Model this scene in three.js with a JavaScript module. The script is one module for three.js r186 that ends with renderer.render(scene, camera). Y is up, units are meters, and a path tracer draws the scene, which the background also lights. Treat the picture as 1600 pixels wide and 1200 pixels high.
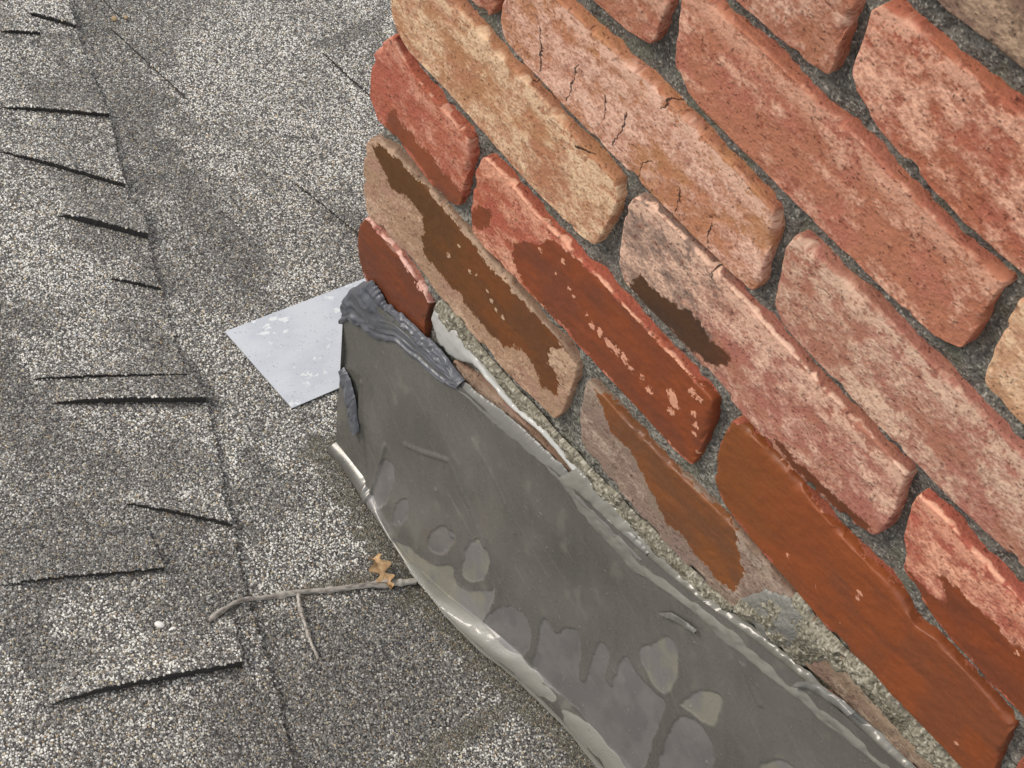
import * as THREE from 'three';
import { RoundedBoxGeometry } from 'three/addons/geometries/RoundedBoxGeometry.js';
import { mergeGeometries } from 'three/addons/utils/BufferGeometryUtils.js';

// ---------------------------------------------------------------- camera, sky, sun, exposure
const scene = new THREE.Scene();
const camera = new THREE.PerspectiveCamera(25.9877, 4 / 3, 0.02, 60);
camera.position.set(0.61332, 1.07879, 0.47541);
camera.up.set(-0.66005, 0.61529, -0.43099);
camera.lookAt(0.61332 - 0.43275, 1.07879 - 0.78039, 0.47541 - 0.45135);
scene.add(camera);
const renderer = new THREE.WebGLRenderer({ antialias: true });
renderer.setSize(1024, 768);
renderer.toneMapping = THREE.LinearToneMapping;
renderer.toneMappingExposure = 1.24;
renderer.shadowMap.enabled = true;
const SUN_DIR = new THREE.Vector3(-0.56, 0.66, 0.5).normalize();
{ // an overcast sky: grey cloud, about three times brighter overhead than at the horizon, brighter round the veiled sun
  const w = 128, h = 64, a = new Float32Array(w * h * 4);
  for (let j = 0; j < h; j++) for (let i = 0; i < w; i++) {
    const el = ((j + 0.5) / h - 0.5) * Math.PI, az = ((i + 0.5) / w - 0.5) * 2 * Math.PI;
    const d = new THREE.Vector3(Math.cos(el) * Math.cos(az), Math.sin(el), Math.cos(el) * Math.sin(az));
    const s = Math.max(0, d.dot(SUN_DIR));
    const L = 0.78 * (0.6 + 0.4 * Math.max(0, Math.sin(el))) * (1 + 0.5 * s ** 6) * (1 + 0.05 * Math.sin(az * 3 + 1) * Math.sin(el * 7));
    const k = (j * w + i) * 4, g = el < -0.02 ? 0.18 : 1;
    a[k] = L * g * 0.98; a[k + 1] = L * g; a[k + 2] = L * g * 1.04; a[k + 3] = 1;
  }
  const t = new THREE.DataTexture(a, w, h, THREE.RGBAFormat, THREE.FloatType);
  t.mapping = THREE.EquirectangularReflectionMapping; t.magFilter = THREE.LinearFilter; t.minFilter = THREE.LinearFilter; t.wrapS = THREE.RepeatWrapping; t.needsUpdate = true;
  scene.background = t; scene.environment = t;
  scene.backgroundIntensity = 1.0; scene.environmentIntensity = 1.0;
}
const sun = new THREE.DirectionalLight(0xfff4e6, 1.5);
sun.position.copy(SUN_DIR).multiplyScalar(4); sun.target.position.set(0, 0.2, 0);
sun.castShadow = true; sun.shadow.radius = 34; sun.shadow.mapSize.set(2048, 2048);
Object.assign(sun.shadow.camera, { left: -2, right: 2, top: 2, bottom: -2, near: 0.1, far: 12 });
scene.add(sun, sun.target);

// ---------------------------------------------------------------- measured outlines (millimetres)
const BRICKS = {  // outline of each brick on the wall in millimetres: top, right, bottom, left
  c0a: [0, 0, [0,749.8,17.4,749.8,34.7,749.8,52,749.8,69.4,749.8,86.8,749.8,104.1,749.8,121.5,749.8,138.8,749.8,156.2,749.8,173.5,749.8,190.9,749.8,208.2,749.8], [208.2,749.8,208.2,738,208.2,726.3,208.2,714.6,208.2,702.8,208.2,691.1], [0,691.1,17.4,691.1,34.7,691.1,52,691.1,69.4,691.1,86.8,691.1,104.1,691.1,121.5,691.1,138.8,691.1,156.2,691.1,173.5,691.1,190.9,691.1,208.2,691.1], [0,749.8,0,738,0,726.3,0,714.6,0,702.8,0,691.1]],
  c0b: [0, 1, [217.2,749.8,234.2,749.8,251.1,749.8,268.1,749.8,285.1,749.8,302.1,749.8,319.1,749.8,336,749.8,353,749.8,370,749.8,386.9,749.8,403.9,749.8,420.9,749.8], [420.9,749.8,420.9,738,420.9,726.3,420.9,714.6,420.9,702.8,420.9,691.1], [217.2,691.1,234.2,691.1,251.1,691.1,268.1,691.1,285.1,691.1,302.1,691.1,319.1,691.1,336,691.1,353,691.1,370,691.1,386.9,691.1,403.9,691.1,420.9,691.1], [217.2,749.8,217.2,738,217.2,726.3,217.2,714.6,217.2,702.8,217.2,691.1]],
  c0c: [0, 2, [429.9,749.8,446.9,749.8,463.8,749.8,480.8,749.8,497.8,749.8,514.8,749.8,531.8,749.8,548.7,749.8,565.7,749.8,582.7,749.8,599.6,749.8,616.6,749.8,633.6,749.8], [633.6,749.8,633.6,738,633.6,726.3,633.6,714.6,633.6,702.8,633.6,691.1], [429.9,691.1,446.9,691.1,463.8,691.1,480.8,691.1,497.8,691.1,514.8,691.1,531.8,691.1,548.7,691.1,565.7,691.1,582.7,691.1,599.6,691.1,616.6,691.1,633.6,691.1], [429.9,749.8,429.9,738,429.9,726.3,429.9,714.6,429.9,702.8,429.9,691.1]],
  a1: [1, 0.5, [110.9,682.1,127.2,680.7,143.6,679.3,160,677.9,176.4,676.5,192.8,675.1,209.2,673.8,225.6,672.4,242,671,258.4,669.6,274.8,668.2,291.2,666.8,307.6,665.4], [307.6,665.4,307.4,657.8,307.3,650.1,307.3,642.5,307.3,634.9,307.3,627.2], [110.9,626.7,127.3,626.7,143.7,626.9,160.1,626.9,176.5,626.8,192.9,626.7,209.3,626.5,225.8,626.3,242.2,626.2,258.6,626,274.9,625.6,291.1,625.2,307.3,627.2], [110.9,682.1,110.9,671,110.9,659.9,110.9,648.8,110.9,637.7,110.9,626.7]],
  b1: [1, 1.5, [321,675.6,337.4,676.8,354.7,675.8,371.7,674.7,388.6,674.3,405.9,674,423.3,673.8,440.6,673.6,457.9,673.5,475.3,673.5,492.6,673.6,509.9,673.7,527.2,673.7], [527.2,673.7,527.2,661.5,527.2,649.3,527.2,637,527.2,624.8,527.2,612.6], [321.7,629.5,337.4,622.6,354.2,618.7,371.4,615.9,388.3,613.5,405.6,612.5,423,612.2,440.4,612.2,457.7,612.4,475.1,612.7,492.5,612.9,509.9,612.7,527.2,612.6], [321,675.6,315.6,668.5,316.1,658.1,316.4,647.8,316.8,637.4,321.7,629.5]],
  c1: [1, 2.5, [536.2,682.1,553.2,682.1,570.2,682.1,587.2,682.1,604.1,682.1,621.1,682.1,638.1,682.1,655.1,682.1,672.1,682.1,689,682.1,706,682.1,723,682.1,740,682.1], [740,682.1,740,670.3,740,658.6,740,646.9,740,635.1,740,623.4], [536.2,623.4,553.2,623.4,570.2,623.4,587.2,623.4,604.1,623.4,621.1,623.4,638.1,623.4,655.1,623.4,672.1,623.4,689,623.4,706,623.4,723,623.4,740,623.4], [536.2,682.1,536.2,670.3,536.2,658.6,536.2,646.9,536.2,635.1,536.2,623.4]],
  a2: [2, 0, [0,614.4,17.7,613.1,35.5,611.8,53.2,610.5,70.9,609.2,88.7,607.8,106.4,606.5,124.1,605.2,141.9,603.9,159.6,602.6,177.4,601.3,195.1,600,212.8,598.7], [212.8,598.7,211.6,592.9,210.5,587.1,209.8,581.2,209,575.4,206.9,570], [0,567,17.4,567.1,34.8,567.2,52.2,567.2,69.5,567.1,86.9,567,104.3,566.8,121.7,566.7,139.1,566.7,156.5,566.8,173.8,567.1,191.2,567.1,206.9,570], [0,614.4,0,604.9,0,595.4,0,586,0,576.5,0,567]],
  b2: [2, 1, [217.2,617.2,234.2,616.9,251,615.9,268,615.1,285,614.1,301.9,612.7,318.8,611.8,335.8,610.1,352.3,607.9,369,605.9,385.8,604,402.7,602.6,419.7,602.9], [419.7,602.9,416.5,594,416.1,584.5,416.6,575,415.9,565.6,414.3,556.2], [232.6,563.5,247.5,560.3,262.8,559.3,278.2,558.2,293.6,556.9,308.9,555.5,324.2,554,339.6,552.9,354.9,552.2,369.8,551,385.2,551,400.6,551,414.3,556.2], [217.2,617.2,218.5,605.6,220.3,594.1,222.3,582.7,224.7,571.3,232.6,563.5]],
  c2: [2, 2, [426.4,601.7,443.7,602.8,460.9,603.8,478.2,604.9,495.5,605.9,512.7,607,530,608,547.3,609.1,564.5,610.2,581.8,611.2,599.1,612.3,616.3,613.3,633.6,614.4], [633.6,614.4,633.6,600.7,633.6,587.1,633.6,573.5,633.6,559.8,633.6,546.2], [430.3,549.6,446,547.2,463,546.6,480.1,546.2,497.1,545.9,514.2,545.9,531.3,546,548.3,546.1,565.4,546.3,582.4,546.4,599.5,546.4,616.5,546.2,633.6,546.2], [426.4,601.7,426.6,591.2,427,580.6,427.4,570.1,428,559.6,430.3,549.6]],
  a3: [3, 0, [0,546.7,8.1,546.7,16.2,546.7,24.3,546.7,32.4,546.7,40.4,546.7,48.5,546.7,56.6,546.7,64.7,546.7,72.8,546.7,80.9,546.7,89,546.7,97.1,546.7], [97.1,546.7,97.1,538.3,97.1,529.8,97.1,521.4,96,513.1,93,505.3], [0,503.8,7.8,503.8,15.5,503.9,23.3,503.9,31,503.8,38.8,503.8,46.6,503.7,54.3,503.7,62.1,503.7,69.9,503.9,77.6,504.1,85.3,504.8,93,505.3], [0,546.7,0,538.1,0,529.5,0,521,0,512.4,0,503.8]],
  b3: [3, 0.5, [110.9,551.1,127,551.2,143.1,551.3,159.1,551.5,175.1,551.1,191.2,551.1,207.3,551.1,223.3,550.4,239,549,255,547.7,271.1,546.3,287.2,544.5,302.9,541.5], [302.9,541.5,305.6,530.8,306.7,519.9,307.3,509,308.4,498,305.3,487.5], [107.3,500.3,123.5,497.1,140,495.4,156.5,493.7,173.1,492.4,189.6,491.3,206.2,490.4,222.7,489.6,239.2,488.8,255.8,488.6,272.4,488,288.9,487.3,305.3,487.5], [110.9,551.1,107.4,540.6,104,530.1,101.2,519.4,101.4,508.4,107.3,500.3]],
  c3: [3, 1.5, [317.5,539.9,334.1,539.8,351.7,539.9,369.3,539.2,386.8,538.1,404.5,537.2,422.1,536.3,439.6,534.9,456.7,533.3,474.3,532.5,492,532,509.6,531.9,527.2,532.1], [527.2,532.1,527.2,521.3,527.2,510.6,527.2,499.8,527.2,489,527.2,478.3], [327.4,486.1,343.9,483.6,360.7,482.4,377.2,481.4,393.3,479.5,410.1,478.5,426.8,477.9,443.2,477.1,460,477,476.8,477.2,493.6,477.6,510.4,478.1,527.2,478.3], [317.5,539.9,314.8,528.6,316.5,516.8,317.7,505,319.3,493.2,327.4,486.1]],
  a4: [4, 0, [0,494.2,17.3,494.4,34.6,494.4,52,493.8,69.3,492.9,86.4,491.3,102.5,488.7,119.2,487.4,136.5,485.7,153.7,483.7,170.9,481.7,188,479.7,205.2,477.5], [205.2,477.5,209,467.4,207.6,456.4,205.5,445.4,202.8,434.6,199.8,423.8], [14.9,438.1,28.7,432.5,44.3,432,60,431.1,75.7,429.8,91.4,428.1,106.9,426.2,122.3,424.3,137.9,422.6,153.6,421.8,169.4,421.5,184.9,420.7,199.8,423.8], [0,494.2,1.2,482.2,2.4,470.2,3.6,458.2,6.4,446.5,14.9,438.1]],
  b4: [4, 1, [219.2,479.5,235.2,483.4,252.1,482.6,268.6,481.4,285.4,480.2,302.2,478.9,319,477.2,335.9,475.5,352.2,473.2,369,471.9,385.7,470.2,402.5,469.5,419.1,467.7], [419.1,467.7,419,456.8,420.6,446,422,435.2,421.9,424.4,418.4,414.7], [225.8,420,241.6,418,258,418,274.4,416.8,290.8,414.9,306.9,412.5,322.9,410,338.6,407.7,354.9,407.1,371.2,406.7,387.6,407.6,403.9,409.4,418.4,414.7], [219.2,479.5,215.7,467.4,216.2,454.7,216.8,442.2,218.7,429.7,225.8,420]],
  c4: [4, 2, [427.7,464,443.5,464.9,460.4,462,477.6,460.5,494.8,459.1,512.1,458.5,529.5,458.1,546.8,457.9,564.2,457.8,581.5,457.8,598.9,457.9,616.2,458,633.6,458], [633.6,458,633.6,445.8,633.6,433.5,633.6,421.2,633.6,408.9,633.6,396.6], [438.1,413,452.8,405.4,468.1,400.4,484.6,397.7,501.1,396.1,517.7,395.5,534.2,395.7,550.7,396.1,567.3,396.7,583.9,397.2,600.5,397.4,617,396.9,633.6,396.6], [427.7,464,427.6,452.8,428.6,441.7,430.9,431.1,436.4,423.6,438.1,413]],
  a5: [5, 0, [11.3,433.7,16,428.5,20.8,424.4,27.5,421.6,34.2,419.5,41,418,47.8,416.9,54.6,416.1,61.5,415.5,68.5,415,75.4,414.2,82.3,413.3,88.6,410.8], [88.6,410.8,91.4,400.1,91,389.2,90.1,378.2,88.9,367.2,87.7,356.2], [2,358.6,9.3,358.2,16.7,358.4,24.1,357.7,31.5,356.5,38.9,355.1,46.1,353.4,53.2,351.8,60.3,350.6,67.5,349.9,74.8,350.4,81.6,352.1,87.7,356.2], [11.3,433.7,0.9,419.8,-6.8,404.5,-8.2,387.2,-8.1,369.9,2,358.6]],
  b5: [5, 0.5, [102.5,410.9,118.9,412,135.3,409,151.7,407.3,168.6,406.5,185.6,406,202.5,405.6,219.4,404.9,236.4,404.1,253.3,403.3,270.3,402.2,287.2,400.6,304.1,399.6], [304.1,399.6,305.7,387.9,307.2,376.1,307.4,364.3,306.7,352.5,305,340.8], [116.9,343.6,132.5,344.6,148.2,344.8,164,344.6,179.7,344.1,195.5,343.5,211.2,342.8,226.9,342.3,242.7,341.7,258.4,341,274.1,340.1,289.7,338.8,305,340.8], [102.5,410.9,97.6,395.8,97.4,379.4,97.9,363,101.3,347,116.9,343.6]],
  c5: [5, 1.5, [320,401.4,337.9,402.1,355.8,401.9,373.2,398.7,391,396.4,408.8,394.8,426.7,394.3,444.5,392.7,458.7,385.7,471.5,389.5,489.3,388.3,507.1,387.4,524.5,384.1], [524.5,384.1,525.4,373,526.9,362,529,351,531.1,340.1,532.7,329.1], [330.8,338.4,347.3,333.2,364.4,330.7,381.8,329.3,399.2,327.6,416.4,325.4,433.8,325.2,451.1,326.6,468.2,325.4,485.5,325.2,502.9,324.9,520.3,324.3,532.7,329.1], [320,401.4,317.9,387.6,317.2,373.8,317.7,360,321.2,346.8,330.8,338.4]],
  d5: [5, 2.5, [536.2,411.3,544.4,411.3,552.5,411.3,560.6,411.3,568.7,411.3,576.8,411.3,584.9,411.3,593,411.3,601.1,411.3,609.3,411.3,617.4,411.3,625.5,411.3,633.6,411.3], [633.6,411.3,633.6,399.5,633.6,387.8,633.6,376.1,633.6,364.3,633.6,352.6], [536.2,352.6,544.4,352.6,552.5,352.6,560.6,352.6,568.7,352.6,576.8,352.6,584.9,352.6,593,352.6,601.1,352.6,609.3,352.6,617.4,352.6,625.5,352.6,633.6,352.6], [536.2,411.3,536.2,399.5,536.2,387.8,536.2,376.1,536.2,364.3,536.2,352.6]],
  d4: [4, 3, [642.6,479,648.9,479,655.3,479,661.6,479,668,479,674.3,479,680.6,479,687,479,693.3,479,699.7,479,706,479,712.3,479,718.7,479], [718.7,479,718.7,467.2,718.7,455.5,718.7,443.8,718.7,432,718.7,420.3], [642.6,420.3,648.9,420.3,655.3,420.3,661.6,420.3,668,420.3,674.3,420.3,680.6,420.3,687,420.3,693.3,420.3,699.7,420.3,706,420.3,712.3,420.3,718.7,420.3], [642.6,479,642.6,467.2,642.6,455.5,642.6,443.8,642.6,432,642.6,420.3]],
  a6: [6, 0, [-7.2,334.6,5,345.6,23.4,346.4,42,346.6,60.7,346,79.4,344.8,97.7,342.4,116.4,340.4,135.2,338.3,153.9,336.3,172.5,334,191.1,332.9,208.4,328.9], [208.4,328.9,207.7,315.9,206.5,302.9,205.4,289.9,203.7,277.1,199.1,264.9], [-1.3,268.9,15.3,271,32,270.1,48.7,268.8,65.3,267,82,265.3,98.8,263.6,115.4,262.1,132.2,261.1,148.9,261.1,165.6,262.1,182.3,264.2,199.1,264.9], [-7.2,334.6,-9.4,321.3,-9.7,307.7,-8.9,294.2,-7.5,280.7,-1.3,268.9]],
  b6: [6, 1, [216.5,323.8,231.2,324.8,246.1,323.8,260.9,323.6,275.8,323.9,290.7,324.7,305.6,325.6,320.4,326.7,335.2,327.4,350.1,327.4,364.9,326.6,379.6,324.6,394.5,322.6], [394.5,322.6,395.2,312.7,395.7,302.8,395.5,292.9,395.2,283,394.9,273.1], [221.1,268.2,235.9,267.4,250.6,264.9,265.1,263.1,279.5,261.5,293.7,260.4,308.4,261,323,262.1,337.6,263.7,352.1,265.9,365.7,269.1,380.2,272.2,394.9,273.1], [216.5,323.8,216,312.7,217.3,301.6,218.2,290.4,219.1,279.2,221.1,268.2]],
  c6: [6, 2, [406.1,320.9,424.5,316.8,443.4,315.1,462.4,314,481.4,313,500.4,312.1,519.4,311.5,538.4,311.1,557.5,310.9,576.5,310.9,595.5,310.8,614.6,310.7,633.6,310.7], [633.6,310.7,633.6,307.4,633.6,304,633.6,300.7,633.6,297.3,633.6,294], [406.9,279.9,425.6,283.2,444.3,286.4,463.1,288.9,481.9,290.8,500.9,292.2,519.8,293.1,538.8,293.8,557.7,294,576.7,294.1,595.7,294.1,614.6,294,633.6,294], [406.1,320.9,407.1,312.7,408,304.6,407.6,296.3,407.3,288.1,406.9,279.9]],
  a7: [7, 0, [-4.9,264.4,1.7,264.7,8.3,264.5,14.9,264.1,21.5,263.6,28,263,34.6,262.2,41.2,261.3,47.8,260,54.4,258.4,60,255.7,65.3,252.2,70.5,248], [70.5,248,68.9,238.5,67.6,228.9,68.8,219.3,71.5,210.1,75.6,201.4], [4.8,201.2,10.7,200,16.6,199.3,22.4,199.3,28.3,199.9,34.1,200.7,40,201.5,45.9,202.4,51.8,202.9,57.8,203.1,63.7,203,69.6,202.2,75.6,201.4], [-4.9,264.4,-10.4,251.5,-11.6,237.5,-10.6,223.7,-5,211.1,4.8,201.2]],
  b7: [7, 0.5, [98.3,220.5,120.6,225.6,143,229.7,165.6,232.3,188.2,233.7,211,233.7,233.7,233.2,256.4,232.5,279.1,232.6,301.9,233,324.6,233.9,337.4,235.9,314.6,236.7], [314.6,236.7,314.6,232.8,314.6,228.9,314.6,225,314.6,221.1,314.6,217.2], [101.7,217.2,119.5,217.2,137.2,217.2,154.9,217.2,172.7,217.2,190.4,217.2,208.1,217.2,225.9,217.2,243.6,217.2,261.3,217.2,279.1,217.2,296.8,217.2,314.6,217.2], [98.3,220.5,100.6,199.5,101.3,178.4,101.7,175,101.7,196.1,101.7,217.2]],
  c7: [7, 1.5, [323.6,239.9,340.5,239.9,357,242.4,373.1,247,389.1,252.7,405.1,259.1,420.7,265.9,434.3,273.5,449,279.9,465.8,284.5,482.5,287.8,499.3,289.1,516.2,289.5], [516.2,289.5,518.4,275.1,520.6,260.6,522.8,246.1,525,231.7,527.2,217.2], [323.6,217.2,340.5,217.2,357.5,217.2,374.5,217.2,391.5,217.2,408.4,217.2,425.4,217.2,442.4,217.2,459.4,217.2,476.3,217.2,493.3,217.2,510.3,217.2,527.2,217.2], [323.6,239.9,323.6,235.3,323.6,230.8,323.6,226.3,323.6,221.7,323.6,217.2]],
};
const FT = [[-15.8,172,6], [-4.5,192.6,6], [17.8,204,6], [41.3,211.3,6], [66.2,213.4,6], [91.2,214.3,6], [116.3,214.9,6], [140.9,219.4,6], [165.9,220.9,6], [190.1,226.7,6], [214.3,233,6], [239.1,236.1,6], [263.9,239.6,6], [288.7,243.4,6], [313.2,248.7,6], [337.3,255.3,6], [361,263.3,6], [384.9,271,6], [409,277.6,6], [433.5,283.2,6], [458,288.3,6], [482.7,292.4,6], [507.4,296.5,6], [532.3,299.6,6]];
const FB = [[-7.5,8.2,20.5], [10.9,8.2,20.3], [30,8.7,22.4], [49.1,9.2,24.5], [68.1,9.7,26.7], [87.2,10.4,28.9], [106.3,11.2,31.1], [125.4,12,32.8], [144.5,12.9,33.5], [163.7,13.8,34.2], [182.8,14.3,33.2], [201.8,14.4,30.7], [220.5,13.5,26.3], [239.1,12,21.7], [257.9,10.4,18.4], [276.9,9.1,16.4], [296.1,8.3,15.5], [315.3,7.8,15.1], [334.5,7.4,14.7], [353.7,7.2,14.4], [372.9,7.1,14], [392.1,7,13.6], [411.3,6.9,13.2], [430.5,6.8,12.8]];
const TEETH = [[-580.3,2.5,-563.9,-29.7], [-599.5,-32.6,-561.9,-66.4], [-479.1,54.9,-432.6,-28.5], [-426,85.4,-341.7,7.7], [-330.7,78.8,-276.4,23.9], [-246.7,77.8,-217.6,46.5], [-172,187.3,-122.6,79.9], [-143.4,186.5,-93.6,80.1], [-33.5,189.1,22.6,130.3], [-10.1,300.1,33.5,194.2], [91.5,314.9,129.4,190.6], [-608.5,-116.2,-568.7,-117.6], [-561.8,-98.8,-433.9,-110.7], [-451.6,-278.5,-369.3,-286.8], [-296,-138.7,-200.7,-156.1]];
const BUTT = [[-674.4,-108.7], [-612.9,-85.6], [-544.9,-59.6], [-478.2,-41.1], [-428.2,-27.2], [-341.7,7.7], [-276.4,23.9], [-217.6,46.5], [-122.2,79], [-90.2,81], [-41.1,101.4], [23,129.5], [75.7,152.3], [105.5,161.8], [158.9,180.8], [210.3,202], [237.3,212.6]];
const PLATE = [[-153.6,24.3], [-157.9,-127.4], [-89.5,-122.9], [-56,-70.7], [-59.9,-20.9], [-58.6,21.1]];
const TWIG = [[88.4,192.5], [85.2,183.6], [82.1,161.8], [87.5,139], [93.8,118], [104.4,93.9], [114.9,66.1], [128.9,35.5]];
const TWIG2 = [[95.3,119], [106.8,125.1], [122.9,130.5], [136.1,135.1], [149.6,138.8]];
const LEAF = [[101.1,54.4], [122.6,56.9]];
const BUD = [[-565.7,-110.1], [-563.9,-121.9]];
const CHIP = [[72,220.9], [80,215.4]];
const FRAME = [[-632.9,-24.7], [-509.2,-401.8], [114.9,362.5], [322.7,12.8]];
const D1 = [[-612.9,-85.6], [-602.2,-118.3], [-555.6,-107.2], [-542.5,-60.3]];
const D2 = [[-466.1,-46.3], [-432.2,-109.7], [-425.4,-68.4], [-436.1,-40.4]];
const D3 = [[-428.2,-27.2], [-425.4,-68.4], [-331.5,-74.9], [-230.8,-169], [-185.8,-143.9], [-199.9,-50.6], [-162.8,-0.5], [-217.6,46.5], [-340.7,5.1]];
const D4 = [[-462.8,-262.6], [-489.7,-387.6], [-465.8,-370.2], [-456.2,-297.6]];
const FL = [[-6.1,17.2,13.3], [14,18.3,14.1], [34.2,19.7,15.3], [53.6,16.3,19.3], [73.1,12.7,23.4], [92.8,10.7,26], [113,10.8,26.4], [133,10.4,24.2], [152.9,10.5,21.2], [171.4,18.3,20.9], [190,26.2,20.5], [209.6,30.2,18.5], [229.5,31.4,15.9], [249.6,31,13.8], [269.7,30.5,12.2], [289.8,31.6,11.5], [309.8,34,11.1], [329.7,37.3,10.9], [349.7,40.6,10.6], [369.6,44,10.4], [389.5,47.3,10.2], [409.4,50.7,10.1], [429.3,54.2,9.9], [449.2,57.6,9.7]];
const WET = {
  a5: [[10.3,374.4,17.1,381.4,24.2,377.5,34.4,375.1,47.6,375.3,58.9,373.9,67.6,372.1,77.4,370.7,86,368.9,92.2,361.7,82.9,350.2,70.6,348.9,44.4,357,26.1,358.2,8.8,360.4]],
  a6: [[4,336.1,34.1,340,61.2,339.1,88.9,335.2,128.1,328.2,167.3,329.4,193.4,329.7,184.1,322.4,183.2,317.9,184.7,301.7,197.4,294,197.4,285.6,185.9,283.4,177,289.9,170.4,294.8,150.8,290.2,144.9,279.7,124.5,279.2,109.2,283.3,103.5,289.5,90.1,284,65.5,287.8,60,299.5,59.7,318.8,42.4,320.3,21.4,314.8,16.5,321.6,6.7,329.3]],
  a7: [[-15,247.7,-0.2,262.2,17.5,262.6,40.1,255.2,59,247.6,84.1,246.4,86.8,209,53.1,201.9,15.2,201.8,-13.1,218.5]],
  b5: [[142.3,361,144,371.4,163.9,391.3,168.5,397.1,175.8,395.4,186.3,397.1,200.1,398.4,220.2,402.7,244.9,403.5,263,399.6,289.8,402.1,312.7,406.5,321.4,371.2,309.4,342,275.6,340.2,222.5,344.5,187.1,345.1,163,345,149.8,350], [105.2,367.6,114.8,373.5,116.4,363.9,108.7,353.1,100.8,355.4]],
  b4: [[229.9,426.2,235.6,434.7,244,436.1,255.6,437.1,265.8,440.4,275.4,442.2,284.6,441.2,289.3,437.2,297.6,439,304.6,440,307.2,434.9,305.7,428.6,300.7,421.2,286.8,417.3,274,417.4,258.7,416.8,244.1,416.5,232,417.9], [340.9,417.5,360.6,415.7,383.6,416.3,404.9,419.8,416.6,418.6,417.8,412.1,396.7,408.4,378.5,406.1,357.3,407.4]],
  b6: [[228.7,323.5,231.9,329.4,255.1,328.7,280.9,327.1,308.4,327.1,329.4,328.7,345.8,327,351,310.8,360.1,299.2,361,279.7,345.7,276.3,325.8,277.7,313.7,282.5,304,278.9,295,284.5,284.3,292.1,267.2,302.3,247.6,305.9,238.7,313.5]],
  c5: [[322.1,400.7,340.4,404.7,380.4,399.8,415.8,397.7,444.5,398.4,458.5,393.4,474.4,394.6,487.7,394.2,514.8,392.3,529.3,392.7,538.5,341.8,535.2,320.7,393.9,328.6,337.1,337.7,320.5,349.1]],
  c4: [[434.2,418.3,445.9,417.1,455.1,414.7,461.7,415,463.1,418.7,458.3,426.9,453.1,431.3,461.1,434,474.7,433,485.2,434.9,494.1,434.8,500,432.2,506.8,436.2,520.9,439.3,541.6,396.4,522.4,394.6,484.2,396.5,456,402.3]],
};
const CRACKS = {
  b3: [[133.1,526.7,136.2,514.1,137.7,501.3], [164.1,525.2,161.6,516,161.4,507.2,159.8,498], [185.3,521.4,187.5,514.5,187.3,506.9], [202.4,522.9,202.6,514.4,198.5,506.7,198.2,497.6], [229.9,556.6,225.1,549.2,223.3,542], [247,508.8,247.8,492.7], [270.9,505.1,271.6,492], [225.8,508.5,219.4,503.1,218.5,493.4]],
  a4: [[171.6,475.7,178.2,479.3,184.7,481], [130.9,494.7,128.7,488.7]],
  b4: [[280.9,481.9,279.3,474.6]],
};
const BLOOM = {
  b5: [[175.8,379.1,1.7], [188.8,377.9,2.2], [193.5,375.2,2.2], [200.4,372.5,2.2], [205.7,372.1,2.8], [211.1,368.5,3.9], [218.3,369,4.4], [226.2,369.1,5], [232.3,367.4,5.5], [241,368.4,5.5], [246.8,367.1,5], [255.7,366.8,4.4], [262.3,364.6,4.4], [278.1,375.9,5.5], [281.9,372,5], [280.3,364.5,4.4], [290.8,392,4.4], [296.6,391.6,4.4], [296.3,378.7,3.9], [299.1,372.7,4.4], [299.9,366.5,3.3], [305.7,354.1,2.2], [161,385.4,2.8], [179.7,393.1,2.8]],
  a6: [[84,308.5,2.8], [111.3,316.4,2.2], [127.6,308.1,2.8], [132.8,304.2,2.2], [139.3,304.4,3.3], [123,312.6,2.2], [105.2,313.6,2.2], [92.3,325.1,2.2]],
  c5: [[380,346.9,2.2], [425.5,370.3,2.8], [425.9,365.8,2.2], [402.5,345.7,1.7], [424,337.6,2.2], [507.7,338,2.2]],
  c4: [[457.2,421.8,6.6], [506.2,429.2,2.8]],
};
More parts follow.
